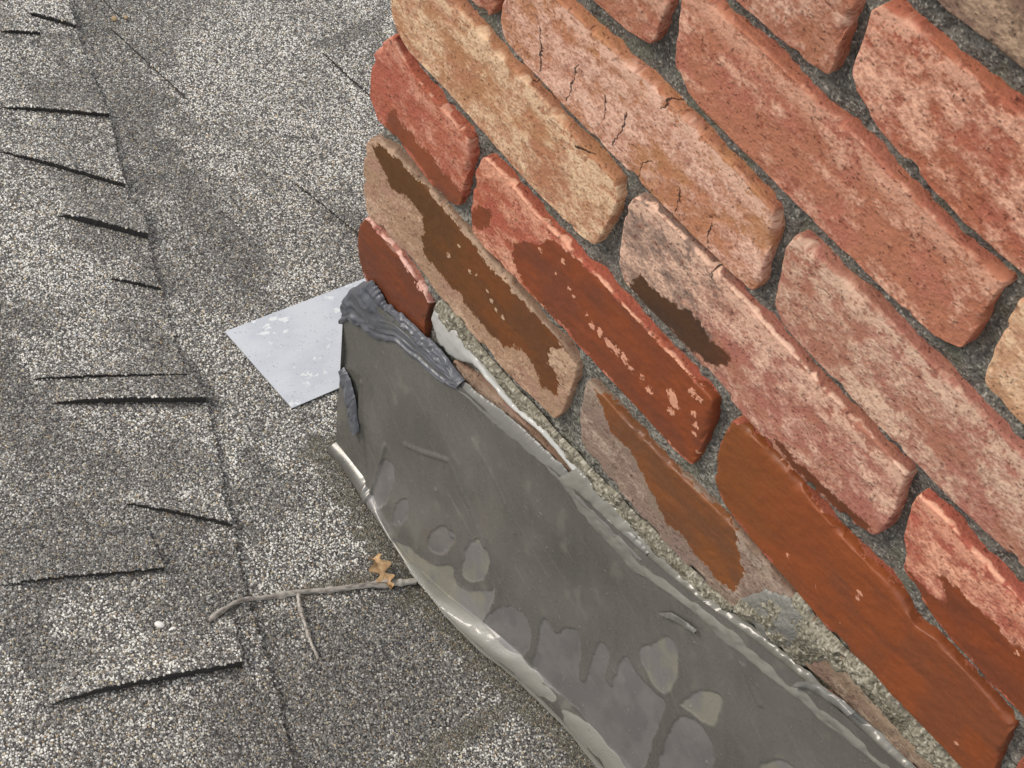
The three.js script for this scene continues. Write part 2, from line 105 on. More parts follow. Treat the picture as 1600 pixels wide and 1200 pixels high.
const WINDOWS = [
  ['g', [52,62.6,59.1,73.4,67,76.1,73.8,65.2,74,47.1,68.4,20.4,57.1,6.4,48.3,8.9,47.8,34.3]],
  ['g', [79.1,37.9,81.9,49.9,88.6,62.3,94.4,60.9,98.2,48.7,94,28.8,81.3,17.1]],
  ['g', [119.7,49.9,123.8,66.3,131.7,76.3,142.8,79.4,146.3,71.2,140.1,44.2,123.6,37.7]],
  ['b', [153.8,72.4,159.4,94.7,168.8,96.1,180.8,90.8,181.9,62.3,156.8,37.2]],
  ['g', [234.8,87.8,241.1,95,247.7,87,252.4,91.2,254.7,103.2,264.4,115.4,271.7,113.1,276.6,91.5,278.9,72.5,282.3,66.7,284.5,72,283.9,89.2,284.6,129.4,293.4,133.8,298.8,124.9,299.7,99.8,305.9,96.1,305.9,109.5,305.9,135.5,308.7,142.2,321.4,137.6,334.5,136.2,350.9,144.7,351.7,119.5,352.5,86.6,355.7,45.5,332.2,4,300,35.2,265.8,28.8,238.7,25.3,238.2,57.1]],
  ['b', [313.1,157.2,316.9,166.8,323.5,176.7,328.6,196.1,338.6,198.9,348.5,179,350,147.7,339.7,140.1,326.8,141.5]],
  ['b', [356.8,149.9,360,166.1,369.6,187.8,380.7,198.8,384.9,194.7,388.7,160.1,359.1,148.3]],
  ['g', [359.4,147.1,389,158.9,401.7,121.9,362,51.6,358.2,107.5]],
  ['b', [53.6,-2.3,69.6,8.6,86.5,7.7,101.3,22.2,117.3,25,132.9,27.7,149.5,49.6,156.6,28,183.1,55.1,193.9,78.7,194.8,31,183.4,7.3,138.8,-14.9,98.7,-26.9,64.3,-25.2]],
  ['g', [185.5,17.8,203,69.3,229.9,80.7,236.8,27.2,212.1,18.9]],
  ['b', [420.7,160.1,424.2,183.8,432.2,201.1,440.7,208,449.4,206.3]],
];
const RIB = {
  caulk: [-10.5,190.9,8.8,216.1,18.7,215.7,28.2,211.5,42.6,217.6,55.9,218.7,70.4,219.9,88.4,220.2,106.3,219.8,116.9,219.5],
  caulk_: [-19.5,136.7,-7.4,153.3,7.1,164.9,26.2,171.5,47.7,188.6,66,193.5,80.7,194.8,98.3,199.6,108.3,205.4,115.3,211.5],
  streak: [-9.4,103.7,2.3,103.8,14.6,93.7,25.6,68.6],
  streak_: [-13.8,92.9,-4.6,79.3,8,69,18.3,54.6],
  smear: [78.6,260.9,100.9,260.6,122.1,256.2,142.6,254.7,166,253.4,192.2,252.4,214.2,253.9,233.3,252.4,257.5,254.1,284.1,255.9,312.8,257.9,340,262.3,363.9,274.1],
  smear_: [73.3,241.5,93.5,238.8,117.1,244.5,140.8,245,162.1,238.5,194.2,242.5,220,241.6,235.8,241.6,255.4,237.5,279.4,239.4,311.8,240.8,339.8,244,360.3,250.8],
  lump: [364.2,281.5,378.5,310.3,397.6,328,410.5,322.6,430.7,321.2,452.9,323.4,476,324.3,499.5,323,518,321.6],
  lump_: [366.6,265.6,391.4,272.3,410.7,277,428.4,298.6,440.5,305.7,455.5,304.6,479.9,303.5,498.2,304.4,511.7,305.1],
  blob: [76.4,250.4,86.8,246.5,103.7,250.5,124.6,249,141.8,247.3,162.4,244.2,193.6,251.9,226,248.6,245,247.2],
  blob_: [74.2,233.9,81.3,223,95.5,224.1,118.5,234.7,138.9,236.2,162.7,235.1,193,241.8,224.3,236.8,243.5,235.5],
  murk: [225.5,245.3,250.8,243.8,280.7,246,309.7,248.1,338,250.2,362.2,262.3,392.4,269.4,421.4,276.2,449.3,282.7,480.3,290.6,498.9,291.7],
  murk_: [217.4,230.1,243,224.2,267.5,226.2,298,226,324.1,238.5,350.6,245.9,382.2,251.4,416.2,261.5,447.1,268.5,478.8,276.4,498,280],
  fold: [114.1,219.9,144.6,228.3,176.8,236.7,208.4,241.4,237,240.8,268.8,244.4,297.9,247.7],
  fold_: [104.9,203.9,139.2,210.6,172.1,218.3,204.2,223.9,232.7,226.4,266.4,229.2,295.9,232.8],
  patch: [365.2,283.6,376.7,307.8,391.4,320.1,403.3,320.5],
  patch_: [370.5,274,383.7,271.3,396.8,279.5,408.7,297.1],
  hook: [320.2,209.8,327.1,223.4,340.9,230.1,350.1,232],
  hook_: [322.9,208.4,335.9,217,343.7,220.5,350.2,227.7],
  tag: [419.8,276.1,428.9,290.2,443.9,296.8,457.4,299.9],
  tag_: [420.8,270.2,430.4,279.2,443.1,285.8,454.3,288.9],
};
const WALL_Y = 720.4; // height of course 0 above the roof, mm
const ZONES = [
  [0.35, [-575.8,4.8,-562.5,-27.6,-560.1,-65.4,-437.7,-28.1,-481.5,53.6]],
  [-0.35, [-475,57,-429,-27.7,-343.2,6.8,-427.3,81.7]],
  [0.55, [-428.2,-27.2,-425.4,-68.4,-331.5,-74.9,-270.4,-97.1,-238.1,-174.2,-205.4,-158.1,-212.6,-113.5,-193.2,-46.2,-162.8,-0.5,-213.2,46.1,-276.4,23.9,-340.7,5.1]],
  [0.8, [-612.9,-85.6,-602.2,-118.3,-555.6,-107.2,-536.3,-84.3,-539.8,-58.9]],
  [0.7, [-465.3,-48.5,-464.9,-77.4,-433.9,-110.7,-424.6,-70.6,-432.2,-34.8]],
  [0.8, [-462.8,-262.6,-489.7,-387.6,-463,-368.1,-451.7,-294.5]],
  [0.4, [-169.6,188.5,-119.8,78.7,-95.8,80,-144.9,186.7]],
  [0.3, [-158.7,220.8,-139.7,189.5,-87,163.7,-33.5,189.1,32.4,196.2,-10.1,297.8]],
  [-0.3, [-113.2,143,-87.8,83.8,20.1,129.9,-34,186.2]],
  [0.55, [31.1,192.7,33.9,132,105.5,161.8,83.2,185,55.6,189.1]],
  [-0.35, [11.5,275.4,36,195.7,90.1,189.4,129.3,185.3,88.9,312.5]],
  [0.6, [-4.3,300.8,7,277.9,63.4,296.3,90.1,312.3,58.6,314.9,30.1,318.6]],
  [-0.35, [33.3,320.3,63.1,317.3,94.3,317.8,135.1,328.5,114.9,362.5]],
  [-0.3, [-84,68.4,-9.5,39,105.9,35.5,122.7,35.8,82.1,146.5,23.8,125.5]],
  [0.5, [93.9,154.2,132.3,42.9,221.8,39.1,245.4,93.4,233.6,162.7,211.4,200.2,158.9,180.8]],
  [-0.25, [253.6,99.7,260.4,15.3,313,29.2,260.9,116.7]],
  [-0.45, [-564.4,-198.2,-513.7,-388,-376.2,-288.7,-260.4,-190.2,-338.7,-93.1,-440.7,-114.9]],
  [-0.25, [-367.1,112.9,-330.7,78.8,-248,77.1,-173.2,125.6,-180,188.4,-244.1,176.6]],
  [0.3, [-241.4,80.9,-216.2,47.3,-126.9,77.3,-146.4,118.1]],
  [-0.3, [-297.1,-100.8,-260.4,-190.2,-172,-134,-165.5,-108.4,-164.4,-33.7,-220.5,-64.2]],
  [-0.5, [-58.6,21.1,-59.9,-24.1,-5.7,13.8]],
];
const CREASE = [[75.7,107.7,118.5,134.1,147.5,114,170.6,94.3], [137.6,178.8,179.9,158,194.2,140.9], [55.6,84.8,49.3,27.4,44.4,-27.3], [115.6,99,140.7,72.6], [386.1,240.4,394.8,230.5,405.4,223.5], [11.4,106.4,27.8,52.8,43.8,12.1]];
const FILM = [[255.7,135.2,249.5,96.5,250.5,62.1,246.6,28.6], [94,115.3,111.9,52,115.7,27.4], [-14.4,36.9,-4.7,17.7,38.6,23.4]];

// ---------------------------------------------------------------- helpers
const TILT = 10 * Math.PI / 180, CT = Math.cos(TILT), ST = Math.sin(TILT);
let seedState = 7;
const rnd = () => { seedState = (seedState * 1664525 + 1013904223) >>> 0; return seedState / 4294967296; };
const hash = (x, y, s) => { let h = Math.imul(x, 374761393) ^ Math.imul(y, 668265263) ^ Math.imul(s, 2246822519); h = Math.imul(h ^ (h >>> 13), 1274126177); h = Math.imul(h ^ (h >>> 16), 2246822519); return ((h ^ (h >>> 15)) >>> 0) / 4294967296; };
function noise(x, y, s = 0) {
  const ix = Math.floor(x), iy = Math.floor(y); let fx = x - ix, fy = y - iy;
  fx = fx * fx * fx * (fx * (fx * 6 - 15) + 10); fy = fy * fy * fy * (fy * (fy * 6 - 15) + 10);
  const a = hash(ix, iy, s), b = hash(ix + 1, iy, s), c = hash(ix, iy + 1, s), d = hash(ix + 1, iy + 1, s);
  return a + (b - a) * fx + (c - a) * fy + (a - b - c + d) * fx * fy;
}
function fbm(x, y, o, s = 0) { let v = 0, a = 0.5, t = 0; for (let i = 0; i < o; i++) { v += a * noise(x, y, s + i * 17); t += a; a *= 0.55; x = x * 2.03 + 3.7; y = y * 2.03 + 1.3; } return v / t; }
const clamp = (v, a = 0, b = 1) => v < a ? a : v > b ? b : v;
const sm = (a, b, v) => { v = clamp((v - a) / (b - a)); return v * v * (3 - 2 * v); };
const mix = (a, b, t) => a + (b - a) * t;
const lin = (c) => c.map((v) => { v /= 255; return v <= 0.04045 ? v / 12.92 : ((v + 0.055) / 1.055) ** 2.4; });
const enc = (v) => 255 * clamp(v <= 0.0031308 ? 12.92 * v : 1.055 * v ** (1 / 2.4) - 0.055);
const mix3 = (a, b, t) => [mix(a[0], b[0], t), mix(a[1], b[1], t), mix(a[2], b[2], t)];
function inside(p, x, y) { // p flat [x, y, ...]
  let c = false; const n = p.length;
  for (let i = 0, j = n - 2; i < n; j = i, i += 2) if ((p[i + 1] > y) !== (p[j + 1] > y) && x < (p[j] - p[i]) * (y - p[i + 1]) / (p[j + 1] - p[i + 1]) + p[i]) c = !c;
  return c;
}
function distPoly(p, x, y, closed) { // distance to a flat polyline
  let m = 1e9; const n = p.length;
  for (let i = 0; i < n - (closed ? 0 : 2); i += 2) {
    const ax = p[i], ay = p[i + 1], bx = p[(i + 2) % n] - ax, by = p[(i + 3) % n] - ay;
    const t = clamp(((x - ax) * bx + (y - ay) * by) / (bx * bx + by * by + 1e-9));
    m = Math.min(m, Math.hypot(x - ax - t * bx, y - ay - t * by));
  }
  return m;
}
const at1 = (p, dim, t) => { const n = p.length / dim - 1, f = clamp(t) * n, i = Math.min(n - 1, Math.floor(f)), k = f - i, o = []; for (let d = 0; d < dim; d++) o.push(mix(p[i * dim + d], p[(i + 1) * dim + d], k)); return o; };
function dataTex(w, h, fill, srgb) {
  const a = new Uint8Array(w * h * 4); fill(a);
  const t = new THREE.DataTexture(a, w, h, THREE.RGBAFormat);
  t.magFilter = THREE.LinearFilter; t.minFilter = THREE.LinearMipmapLinearFilter; t.wrapS = t.wrapT = THREE.ClampToEdgeWrapping;
  if (srgb) t.colorSpace = THREE.SRGBColorSpace; t.needsUpdate = true; return t;
}
function mesh(name, geo, mat, parent) { const m = new THREE.Mesh(geo, mat); m.name = name; m.castShadow = m.receiveShadow = true; if (parent) parent.add(m); return m; }
const used = {};
function numbered(n) { const k = used[n] = (used[n] ?? -1) + 1; return k ? `${n}_${String(k).padStart(3, '0')}` : n; }
function thing(name, label, category, kind) { const g = new THREE.Group(); g.name = name; g.userData = { label, category }; if (kind) g.userData.kind = kind; scene.add(g); return g; }
function gridGeo(nu, nv, fn, uvfn) { // fn(u, v) -> [x, y, z] in metres
  const P = [], U = [], I = [];
  for (let j = 0; j <= nv; j++) for (let i = 0; i <= nu; i++) { const p = fn(i / nu, j / nv, i, j); P.push(p[0], p[1], p[2]); const q = uvfn ? uvfn(i / nu, j / nv, p) : [i / nu, j / nv]; U.push(q[0], q[1]); }
  for (let j = 0; j < nv; j++) for (let i = 0; i < nu; i++) { const a = j * (nu + 1) + i, b = a + 1, c = a + nu + 1, d = c + 1; I.push(a, c, b, b, c, d); }
  const g = new THREE.BufferGeometry();
  g.setAttribute('position', new THREE.Float32BufferAttribute(P, 3)); g.setAttribute('uv', new THREE.Float32BufferAttribute(U, 2)); g.setIndex(I); g.computeVertexNormals(); return g;
}
const roofPoint = (x, s, h = 0) => [x / 1000, (s * ST + h * CT) / 1000, (s * CT - h * ST) / 1000]; // roof plane: x along the wall, s up the slope, h off the plane, all mm

// ---------------------------------------------------------------- brick chimney
const chimney = thing('brick_chimney', 'old red brick chimney with grey mortar joints standing on the shingle roof', 'chimney');

// colours of each brick: body, second body tone, bloom, how much bloom, colour where wet
const LOOK = {
  c0a: [[140, 112, 92], [120, 94, 78], [178, 150, 124], 0.45], c0b: [[140, 112, 92], [120, 94, 78], [178, 150, 124], 0.5], c0c: [[136, 108, 88], [116, 92, 74], [172, 146, 120], 0.45],
  a1: [[186, 122, 94], [170, 102, 76], [218, 178, 154], 0.5], b1: [[186, 110, 82], [164, 88, 62], [230, 178, 150], 0.62], c1: [[186, 110, 82], [164, 88, 62], [230, 178, 150], 0.55],
  a2: [[188, 122, 94], [170, 102, 76], [218, 174, 148], 0.5], b2: [[194, 124, 96], [176, 102, 76], [228, 180, 152], 0.46], c2: [[206, 154, 118], [192, 130, 94], [230, 196, 160], 0.66],
  a3: [[186, 120, 94], [170, 100, 74], [216, 170, 145], 0.45], b3: [[196, 134, 94], [178, 106, 78], [228, 186, 162], 0.72], c3: [[184, 122, 100], [166, 98, 78], [218, 184, 158], 0.7],
  a4: [[194, 136, 98], [186, 122, 86], [228, 196, 160], 0.72], b4: [[184, 120, 98], [166, 96, 80], [226, 186, 160], 0.7, [88, 60, 44]], c4: [[190, 106, 82], [176, 92, 68], [232, 172, 142], 0.6, [142, 74, 46]],
  d4: [[184, 114, 88], [166, 94, 70], [216, 170, 145], 0.5],
  a5: [[190, 108, 82], [180, 94, 68], [214, 156, 130], 0.55, [146, 80, 54]], b5: [[188, 102, 76], [174, 88, 62], [226, 166, 136], 0.62, [144, 76, 48]], c5: [[178, 100, 74], [162, 84, 60], [218, 160, 132], 0.2, [148, 80, 48]], d5: [[176, 100, 74], [160, 84, 60], [218, 160, 132], 0.2],
  a6: [[186, 148, 120], [170, 126, 98], [204, 174, 146], 0.55, [126, 76, 42]], b6: [[158, 134, 116], [144, 114, 96], [184, 164, 146], 0.55, [138, 86, 54]], c6: [[150, 124, 104], [130, 104, 84], [184, 164, 140], 0.4],
  a7: [[204, 140, 120], [184, 116, 96], [230, 184, 168], 0.6, [132, 72, 48]], b7: [[158, 130, 110], [140, 108, 88], [184, 160, 138], 0.45], c7: [[184, 134, 112], [162, 108, 86], [206, 164, 140], 0.5],
};
const topAt = (p, x) => { const n = p.length; if (x <= p[0]) return p[1]; for (let i = 2; i < n; i += 2) if (x <= p[i]) return mix(p[i - 1], p[i + 1], (x - p[i - 2]) / (p[i] - p[i - 2] + 1e-6)); return p[n - 1]; };
const MARGIN = 12; // mm of texture past the outline, wraps round the sides
function paintBrick(key, bb) {
  const [A, B2, C, amount, wetC] = LOOK[key].map((v, i) => Array.isArray(v) ? lin(v).map((q, k) => q * (i === 4 ? [0.79, 0.86, 0.92] : i === 2 ? [1.12, 1.12, 1.14] : [0.93, 0.98, 0.98])[k]) : v), res = 0.42;
  const W = Math.ceil((bb.x1 - bb.x0 + 2 * MARGIN) / res), H = Math.ceil((bb.y1 - bb.y0 + 2 * MARGIN) / res);
  const s = 100 + Object.keys(LOOK).indexOf(key) * 31, wet = WET[key] ?? [], cracks = CRACKS[key] ?? [], bloom = BLOOM[key] ?? [], hgt = bb.y1 - bb.y0;
  const soak = ['a6', 'b6', 'b5', 'c5', 'a7'].includes(key);
  const ashy = key === 'b4' || key === 'b6';
  const data = new Uint8Array(W * H * 4);
  const col = dataTex(W, H, (a) => {
    for (let j = 0; j < H; j++) for (let i = 0; i < W; i++) {
      const x = bb.x0 - MARGIN + (i + 0.5) * res, y = bb.y0 - MARGIN + (j + 0.5) * res, k = (j * W + i) * 4;
      const big = fbm(x / 38, y / 22, 3, s), mid = fbm(x / 9, y / 6, 4, s + 3), fine = fbm(x / 1.6, y / 1.4, 3, s + 5), grit = noise(x / 0.8, y / 0.8, s + 9);
      const topEdge = (topAt(bb.top, x) - y) + (mid - 0.5) * 4;   // distance below the worn upper arris
      let c = mix3(A, B2, sm(0.35, 0.68, big * 0.6 + mid * 0.4)); c = mix3(c, [c[0] * 1.0, c[1] * 0.93, c[2] * 1.03], sm(0.4, 0.65, fbm(x / 24 + 9, y / 18, 3, s + 61)));
      if (ashy) c = mix3(c, lin([136, 116, 104]), key === 'b4' ? sm(300, 262, x + (mid - 0.5) * 60) * 0.9 : 0.3);
      // lime bloom and dust: grainy, broken patches, thick just under the upper arris
      let m = 0.95 * sm(0.62 - amount * 0.37, 0.86 - amount * 0.25, 0.44 * big + 0.4 * mid + 0.16 * fine) * (0.66 + 0.34 * sm(0.3, 0.6, fine));
      m = Math.max(m, 1.15 * amount * sm(0, 3, topEdge) * sm(17, 7, topEdge) * sm(0.3, 0.5, mid * 0.6 + fine * 0.4));
      m *= sm(-1.5, 2.5, topEdge) * 0.85 + 0.15;
      if (wet.length) m = Math.max(m, sm(-1.6, 0, topEdge) * sm(2.6, 1, topEdge) * sm(0.35, 0.5, mid));  // pale line on the upper arris: worn edge with its highlight painted in
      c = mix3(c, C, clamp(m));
      if ((key === 'a6' || key === 'b6') && topEdge < 3) c = mix3(c, lin([132, 108, 90]), 0.75 * sm(3, 0, topEdge));  // upper side turned to a darker grey-brown
      // dark fired specks and iron spots, pits
      const sp = noise(x / 3.1, y / 2.4, s + 21) * 0.7 + 0.3 * fine;
      c = mix3(c, [B2[0] * 0.62, B2[1] * 0.5, B2[2] * 0.45], 0.6 * sm(0.7, 0.84, sp));
      const g = 0.9 + 0.2 * fine * (0.7 + 0.6 * grit);
      c = c.map((v) => v * g);
      const pit = noise(x / 1.5, y / 1.3, s + 33);
      let h = 0.5 + (mid - 0.5) * 0.35 + (fine - 0.5) * 0.26 + (grit - 0.5) * 0.12, r = 0.94;
      if (pit > 0.86 && sp > 0.45) { h -= (pit - 0.86) * 2.4; c = c.map((v) => v * 0.6); }
      h += m * 0.05;
      // wet patches
      if (wet.length) {
        const wx = x + (mid - 0.5) * 7 + (fine - 0.5) * 4.5, wy = y + (fbm(x / 7, y / 7, 4, s + 41) - 0.5) * 8 + (fine - 0.5) * 4.5;
        let w = 0; for (const p of wet) if (inside(p, wx, wy) || (soak && topEdge > 1.2 && (inside(p, wx, wy - 5) || inside(p, wx + 4, wy)))) { w = inside(p, wx, wy) && !soak ? sm(0, 2, distPoly(p, wx, wy, true) * (0.6 + fine)) : 1; break; }
        if (w) {
          const t = fbm(x / 26 + 5, y / 14, 3, s + 51), streak = fbm(x / 30, (y - x * 0.1) / 2.2, 2, s + 52);
          let wc = mix3(wetC, [wetC[0] * 1.25, wetC[1] * 1.1, wetC[2] * 0.8], sm(0.3, 0.7, t));
          if (key === 'a6') wc = mix3(lin([102, 66, 32]), wc, sm(40, 150, x + (t - 0.5) * 60));
          if (key === 'b4') wc = mix3(wc, lin([112, 62, 38]), sm(285, 320, x));
          if (key === 'c5') wc = mix3(lin([138, 80, 42]), wc, sm(330, 400, x + (t - 0.5) * 80));
          wc = wc.map((v) => v * (0.8 + 0.24 * fine + 0.2 * streak));
          let e = 0; for (const b of bloom) e = Math.max(e, 1 - Math.hypot(x - b[0], y - b[1]) / b[2]);
          e = sm(0.28, 0.42, e + ((fine - 0.5) * 1.7 + (mid - 0.5) * 1.5 - 0.05) * Math.min(1, e * 3 + 0.1));
          wc = mix3(wc, C, e * 0.85);
          c = mix3(c, wc, w); r = mix(r, mix(0.34 + 0.22 * t, 0.9, e), w); h = mix(h, 0.45 + (mid - 0.5) * 0.22 + (fine - 0.5) * 0.1 + e * 0.12, w);
        }
      }
      for (const p of cracks) { const d = distPoly(p, x + (fine - 0.5) * 1.4 + (mid - 0.5) * 5, y + (fine - 0.5) * 1.4, false) / (0.35 + 1.1 * noise(x / 6, y / 6, s + 78)); if (d < 0.62) { const q = sm(0.62, 0.25, d) * sm(0.15, 0.4, noise(x / 4, y / 4, s + 77) + 0.25); c = mix3(c, [0.012, 0.009, 0.007], q * 0.92); h -= 0.5 * q; } }
      a[k] = enc(c[0]); a[k + 1] = enc(c[1]); a[k + 2] = enc(c[2]); a[k + 3] = 255;
      data[k] = 255 * clamp(h); data[k + 1] = 255 * clamp(r); data[k + 2] = 0; data[k + 3] = 255;
    }
  }, true);
  const tx = dataTex(W, H, (a) => a.set(data));
  return new THREE.MeshStandardMaterial({ map: col, bumpMap: tx, bumpScale: 0.0015, roughnessMap: tx, roughness: 1, metalness: 0 });
}
function brickGeo(key, [k, u0, top, right, bottom, left], bb) {
  const s = 500 + Object.keys(BRICKS).indexOf(key) * 13, depth = u0 === 0 ? (k % 2 ? 205 : 100) : 34;
  const len = (p) => { let d = 0; for (let i = 2; i < p.length; i += 2) d += Math.hypot(p[i] - p[i - 2], p[i + 1] - p[i - 1]); return d; };
  const W = (len(top) + len(bottom)) / 2, H = (len(left) + len(right)) / 2;
  const ticks = (L, step) => { const e = [0, 0.3, 0.7, 1.2, 1.9, 2.8, 4.2], o = [...e]; const n = Math.max(3, Math.round((L - 12) / step)); for (let i = 1; i < n; i++) o.push(6 + (L - 12) * i / n); for (let i = e.length - 1; i >= 0; i--) o.push(L - e[i]); return o; };
  const xs = ticks(W, 1.6), ys = ticks(H, 1.5), nx = xs.length, ny = ys.length, P = [], U = [], I = [], tl = [top[0], top[1]], tr = [right[0], right[1]], bl = [bottom[0], bottom[1]], br = [bottom.at(-2), bottom.at(-1)];
  const uv = (x, y) => [(x - bb.x0 + MARGIN) / (bb.x1 - bb.x0 + 2 * MARGIN), (y - bb.y0 + MARGIN) / (bb.y1 - bb.y0 + 2 * MARGIN)];
  const rc = 3, wetty = WET[key] ?? [];
  for (let j = 0; j < ny; j++) for (let i = 0; i < nx; i++) {
    let a = xs[i], b = ys[j];
    let dx = Math.min(a, W - a), dy = Math.min(b, H - b), d = Math.min(dx, dy);
    if (dx < rc && dy < rc) { // round the corner
      const ex = rc - dx, ey = rc - dy, h = Math.hypot(ex, ey), m = Math.max(ex, ey), f = m / h; // square to disc
      const nxx = rc - ex * f, nyy = rc - ey * f; d = rc - m;
      a += (a < W / 2 ? 1 : -1) * (nxx - dx); b += (b < H / 2 ? 1 : -1) * (nyy - dy);
    }
    const S = a / W, T = b / H, t = at1(top, 2, S), bo = at1(bottom, 2, S), l = at1(left, 2, T), r = at1(right, 2, T);
    let x = (1 - T) * t[0] + T * bo[0] + (1 - S) * l[0] + S * r[0] - ((1 - S) * (1 - T) * tl[0] + S * (1 - T) * tr[0] + (1 - S) * T * bl[0] + S * T * br[0]);
    let y = (1 - T) * t[1] + T * bo[1] + (1 - S) * l[1] + S * r[1] - ((1 - S) * (1 - T) * tl[1] + S * (1 - T) * tr[1] + (1 - S) * T * bl[1] + S * T * br[1]);
    const fade = sm(0, 2, d);
    const e1 = fbm(x / 6, y / 6, 3, s) - 0.5, e2 = fbm(x / 30, y / 26, 2, s + 2) - 0.5, e3 = fbm(x / 3, y / 3, 2, s + 4) - 0.5;
    const eo = (fbm(x / 12, y / 12, 3, s + 6) - 0.5) * 1.5; x += eo * (1 - fade); y += eo * (1 - fade);
    const R = Math.max(0.6, 1.1 + (fbm(x / 10, y / 10, 2, s + 7) - 0.5) * 2.2 + e1 * 1.6) + 3.5 * sm(0.7, 0.85, noise(x / 8, y / 8, s + 9)), q = 1 - clamp((d + e3 * 0.5 * fade) / R);
    let z = -R * (1 - Math.sqrt(Math.max(0, 1 - q * q))) + (e2 * 0.9 + e1 * 0.6 + e3 * 0.4) * sm(0, 2, d);
    P.push(x / 1000, y / 1000, z / 1000); U.push(...uv(x, y));
  }
  for (let j = 0; j < ny - 1; j++) for (let i = 0; i < nx - 1; i++) { const a = j * nx + i, b = a + 1, c = a + nx, d = c + 1; I.push(a, c, b, b, c, d); }
  const loop = [];
  for (let j = 0; j < ny; j++) loop.push([j * nx, -1, 0]); for (let i = 1; i < nx; i++) loop.push([(ny - 1) * nx + i, 0, -1]);
  for (let j = ny - 2; j >= 0; j--) loop.push([j * nx + nx - 1, 1, 0]); for (let i = nx - 2; i > 0; i--) loop.push([i, 0, 1]);
  let prev = loop.map((q) => q[0]); const depths = depth > 40 ? [1.5, 3.5, 6, 9, 13, 40, depth] : [1.5, 3.5, 6, 9, depth];
  for (const dz of depths) {
    const cur = [];
    loop.forEach(([q, ox, oy], n) => {
      const x = P[q * 3] * 1000, y = P[q * 3 + 1] * 1000, z = P[q * 3 + 2] * 1000, e = (fbm(x / 9 + dz, y / 9 + dz / 3, 2, s + 8) - 0.5) * 0.7;
      cur.push(P.length / 3); P.push((x + ox * e) / 1000, (y + oy * e) / 1000, (z - dz) / 1000);
      const w = dz < 11 ? dz : depth > 40 ? (dz < 14 ? 0 : -Math.min(dz, (bb.x1 - bb.x0) * 0.9)) : 11 - ((dz - 11) % 6) / 3; U.push(...uv(x + ox * w, y + oy * w));
    });
    for (let n = 0; n < loop.length; n++) { const m = (n + 1) % loop.length; I.push(prev[n], cur[n], cur[m], prev[n], cur[m], prev[m]); }
    prev = cur;
  }
  // back closed
  const cI = P.length / 3; let sx = 0, sy = 0, sz = 0; for (const q of prev) { sx += P[q * 3]; sy += P[q * 3 + 1]; sz += P[q * 3 + 2]; }
  P.push(sx / prev.length, sy / prev.length, sz / prev.length); U.push(0.5, 0.5);
  for (let n = 0; n < prev.length; n++) I.push(prev[(n + 1) % prev.length], prev[n], cI);
  const g = new THREE.BufferGeometry();
  g.setAttribute('position', new THREE.Float32BufferAttribute(P, 3)); g.setAttribute('uv', new THREE.Float32BufferAttribute(U, 2)); g.setIndex(I); g.computeVertexNormals(); return g;
}
const BRICK_MATS = {};
for (const key in BRICKS) {
  const b = BRICKS[key], all = b.slice(2).flat(), bb = { x0: 1e9, x1: -1e9, y0: 1e9, y1: -1e9, top: b[2] };
  for (let i = 0; i < all.length; i += 2) { bb.x0 = Math.min(bb.x0, all[i]); bb.x1 = Math.max(bb.x1, all[i]); bb.y0 = Math.min(bb.y0, all[i + 1]); bb.y1 = Math.max(bb.y1, all[i + 1]); }
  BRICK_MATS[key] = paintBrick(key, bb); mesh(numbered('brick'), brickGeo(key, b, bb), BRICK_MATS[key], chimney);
}

// the side face round the corner, one more brick behind each corner brick
{
  const sideMats = ['b2', 'c3', 'b3'].map((k) => BRICK_MATS[k]);
  for (let k = 2; k < 10; k++) {
    const z0 = (k % 2 ? 205 : 100) + 10, z1 = k % 2 ? 405 : 305, yc = WALL_Y - k * 67.7;
    const g = new RoundedBoxGeometry(0.03, 0.0575, (z1 - z0) / 1000, 3, 0.003); g.translate(0.012, yc / 1000, -(z0 + z1) / 2000);
    mesh(numbered('brick'), g, sideMats[k % 3], chimney);
    if (k % 2 === 0) { const h = new RoundedBoxGeometry(0.03, 0.0575, 0.09, 3, 0.003); h.translate(0.012, yc / 1000, -0.361); mesh(numbered('brick'), h, sideMats[(k + 1) % 3], chimney); }
  }
}

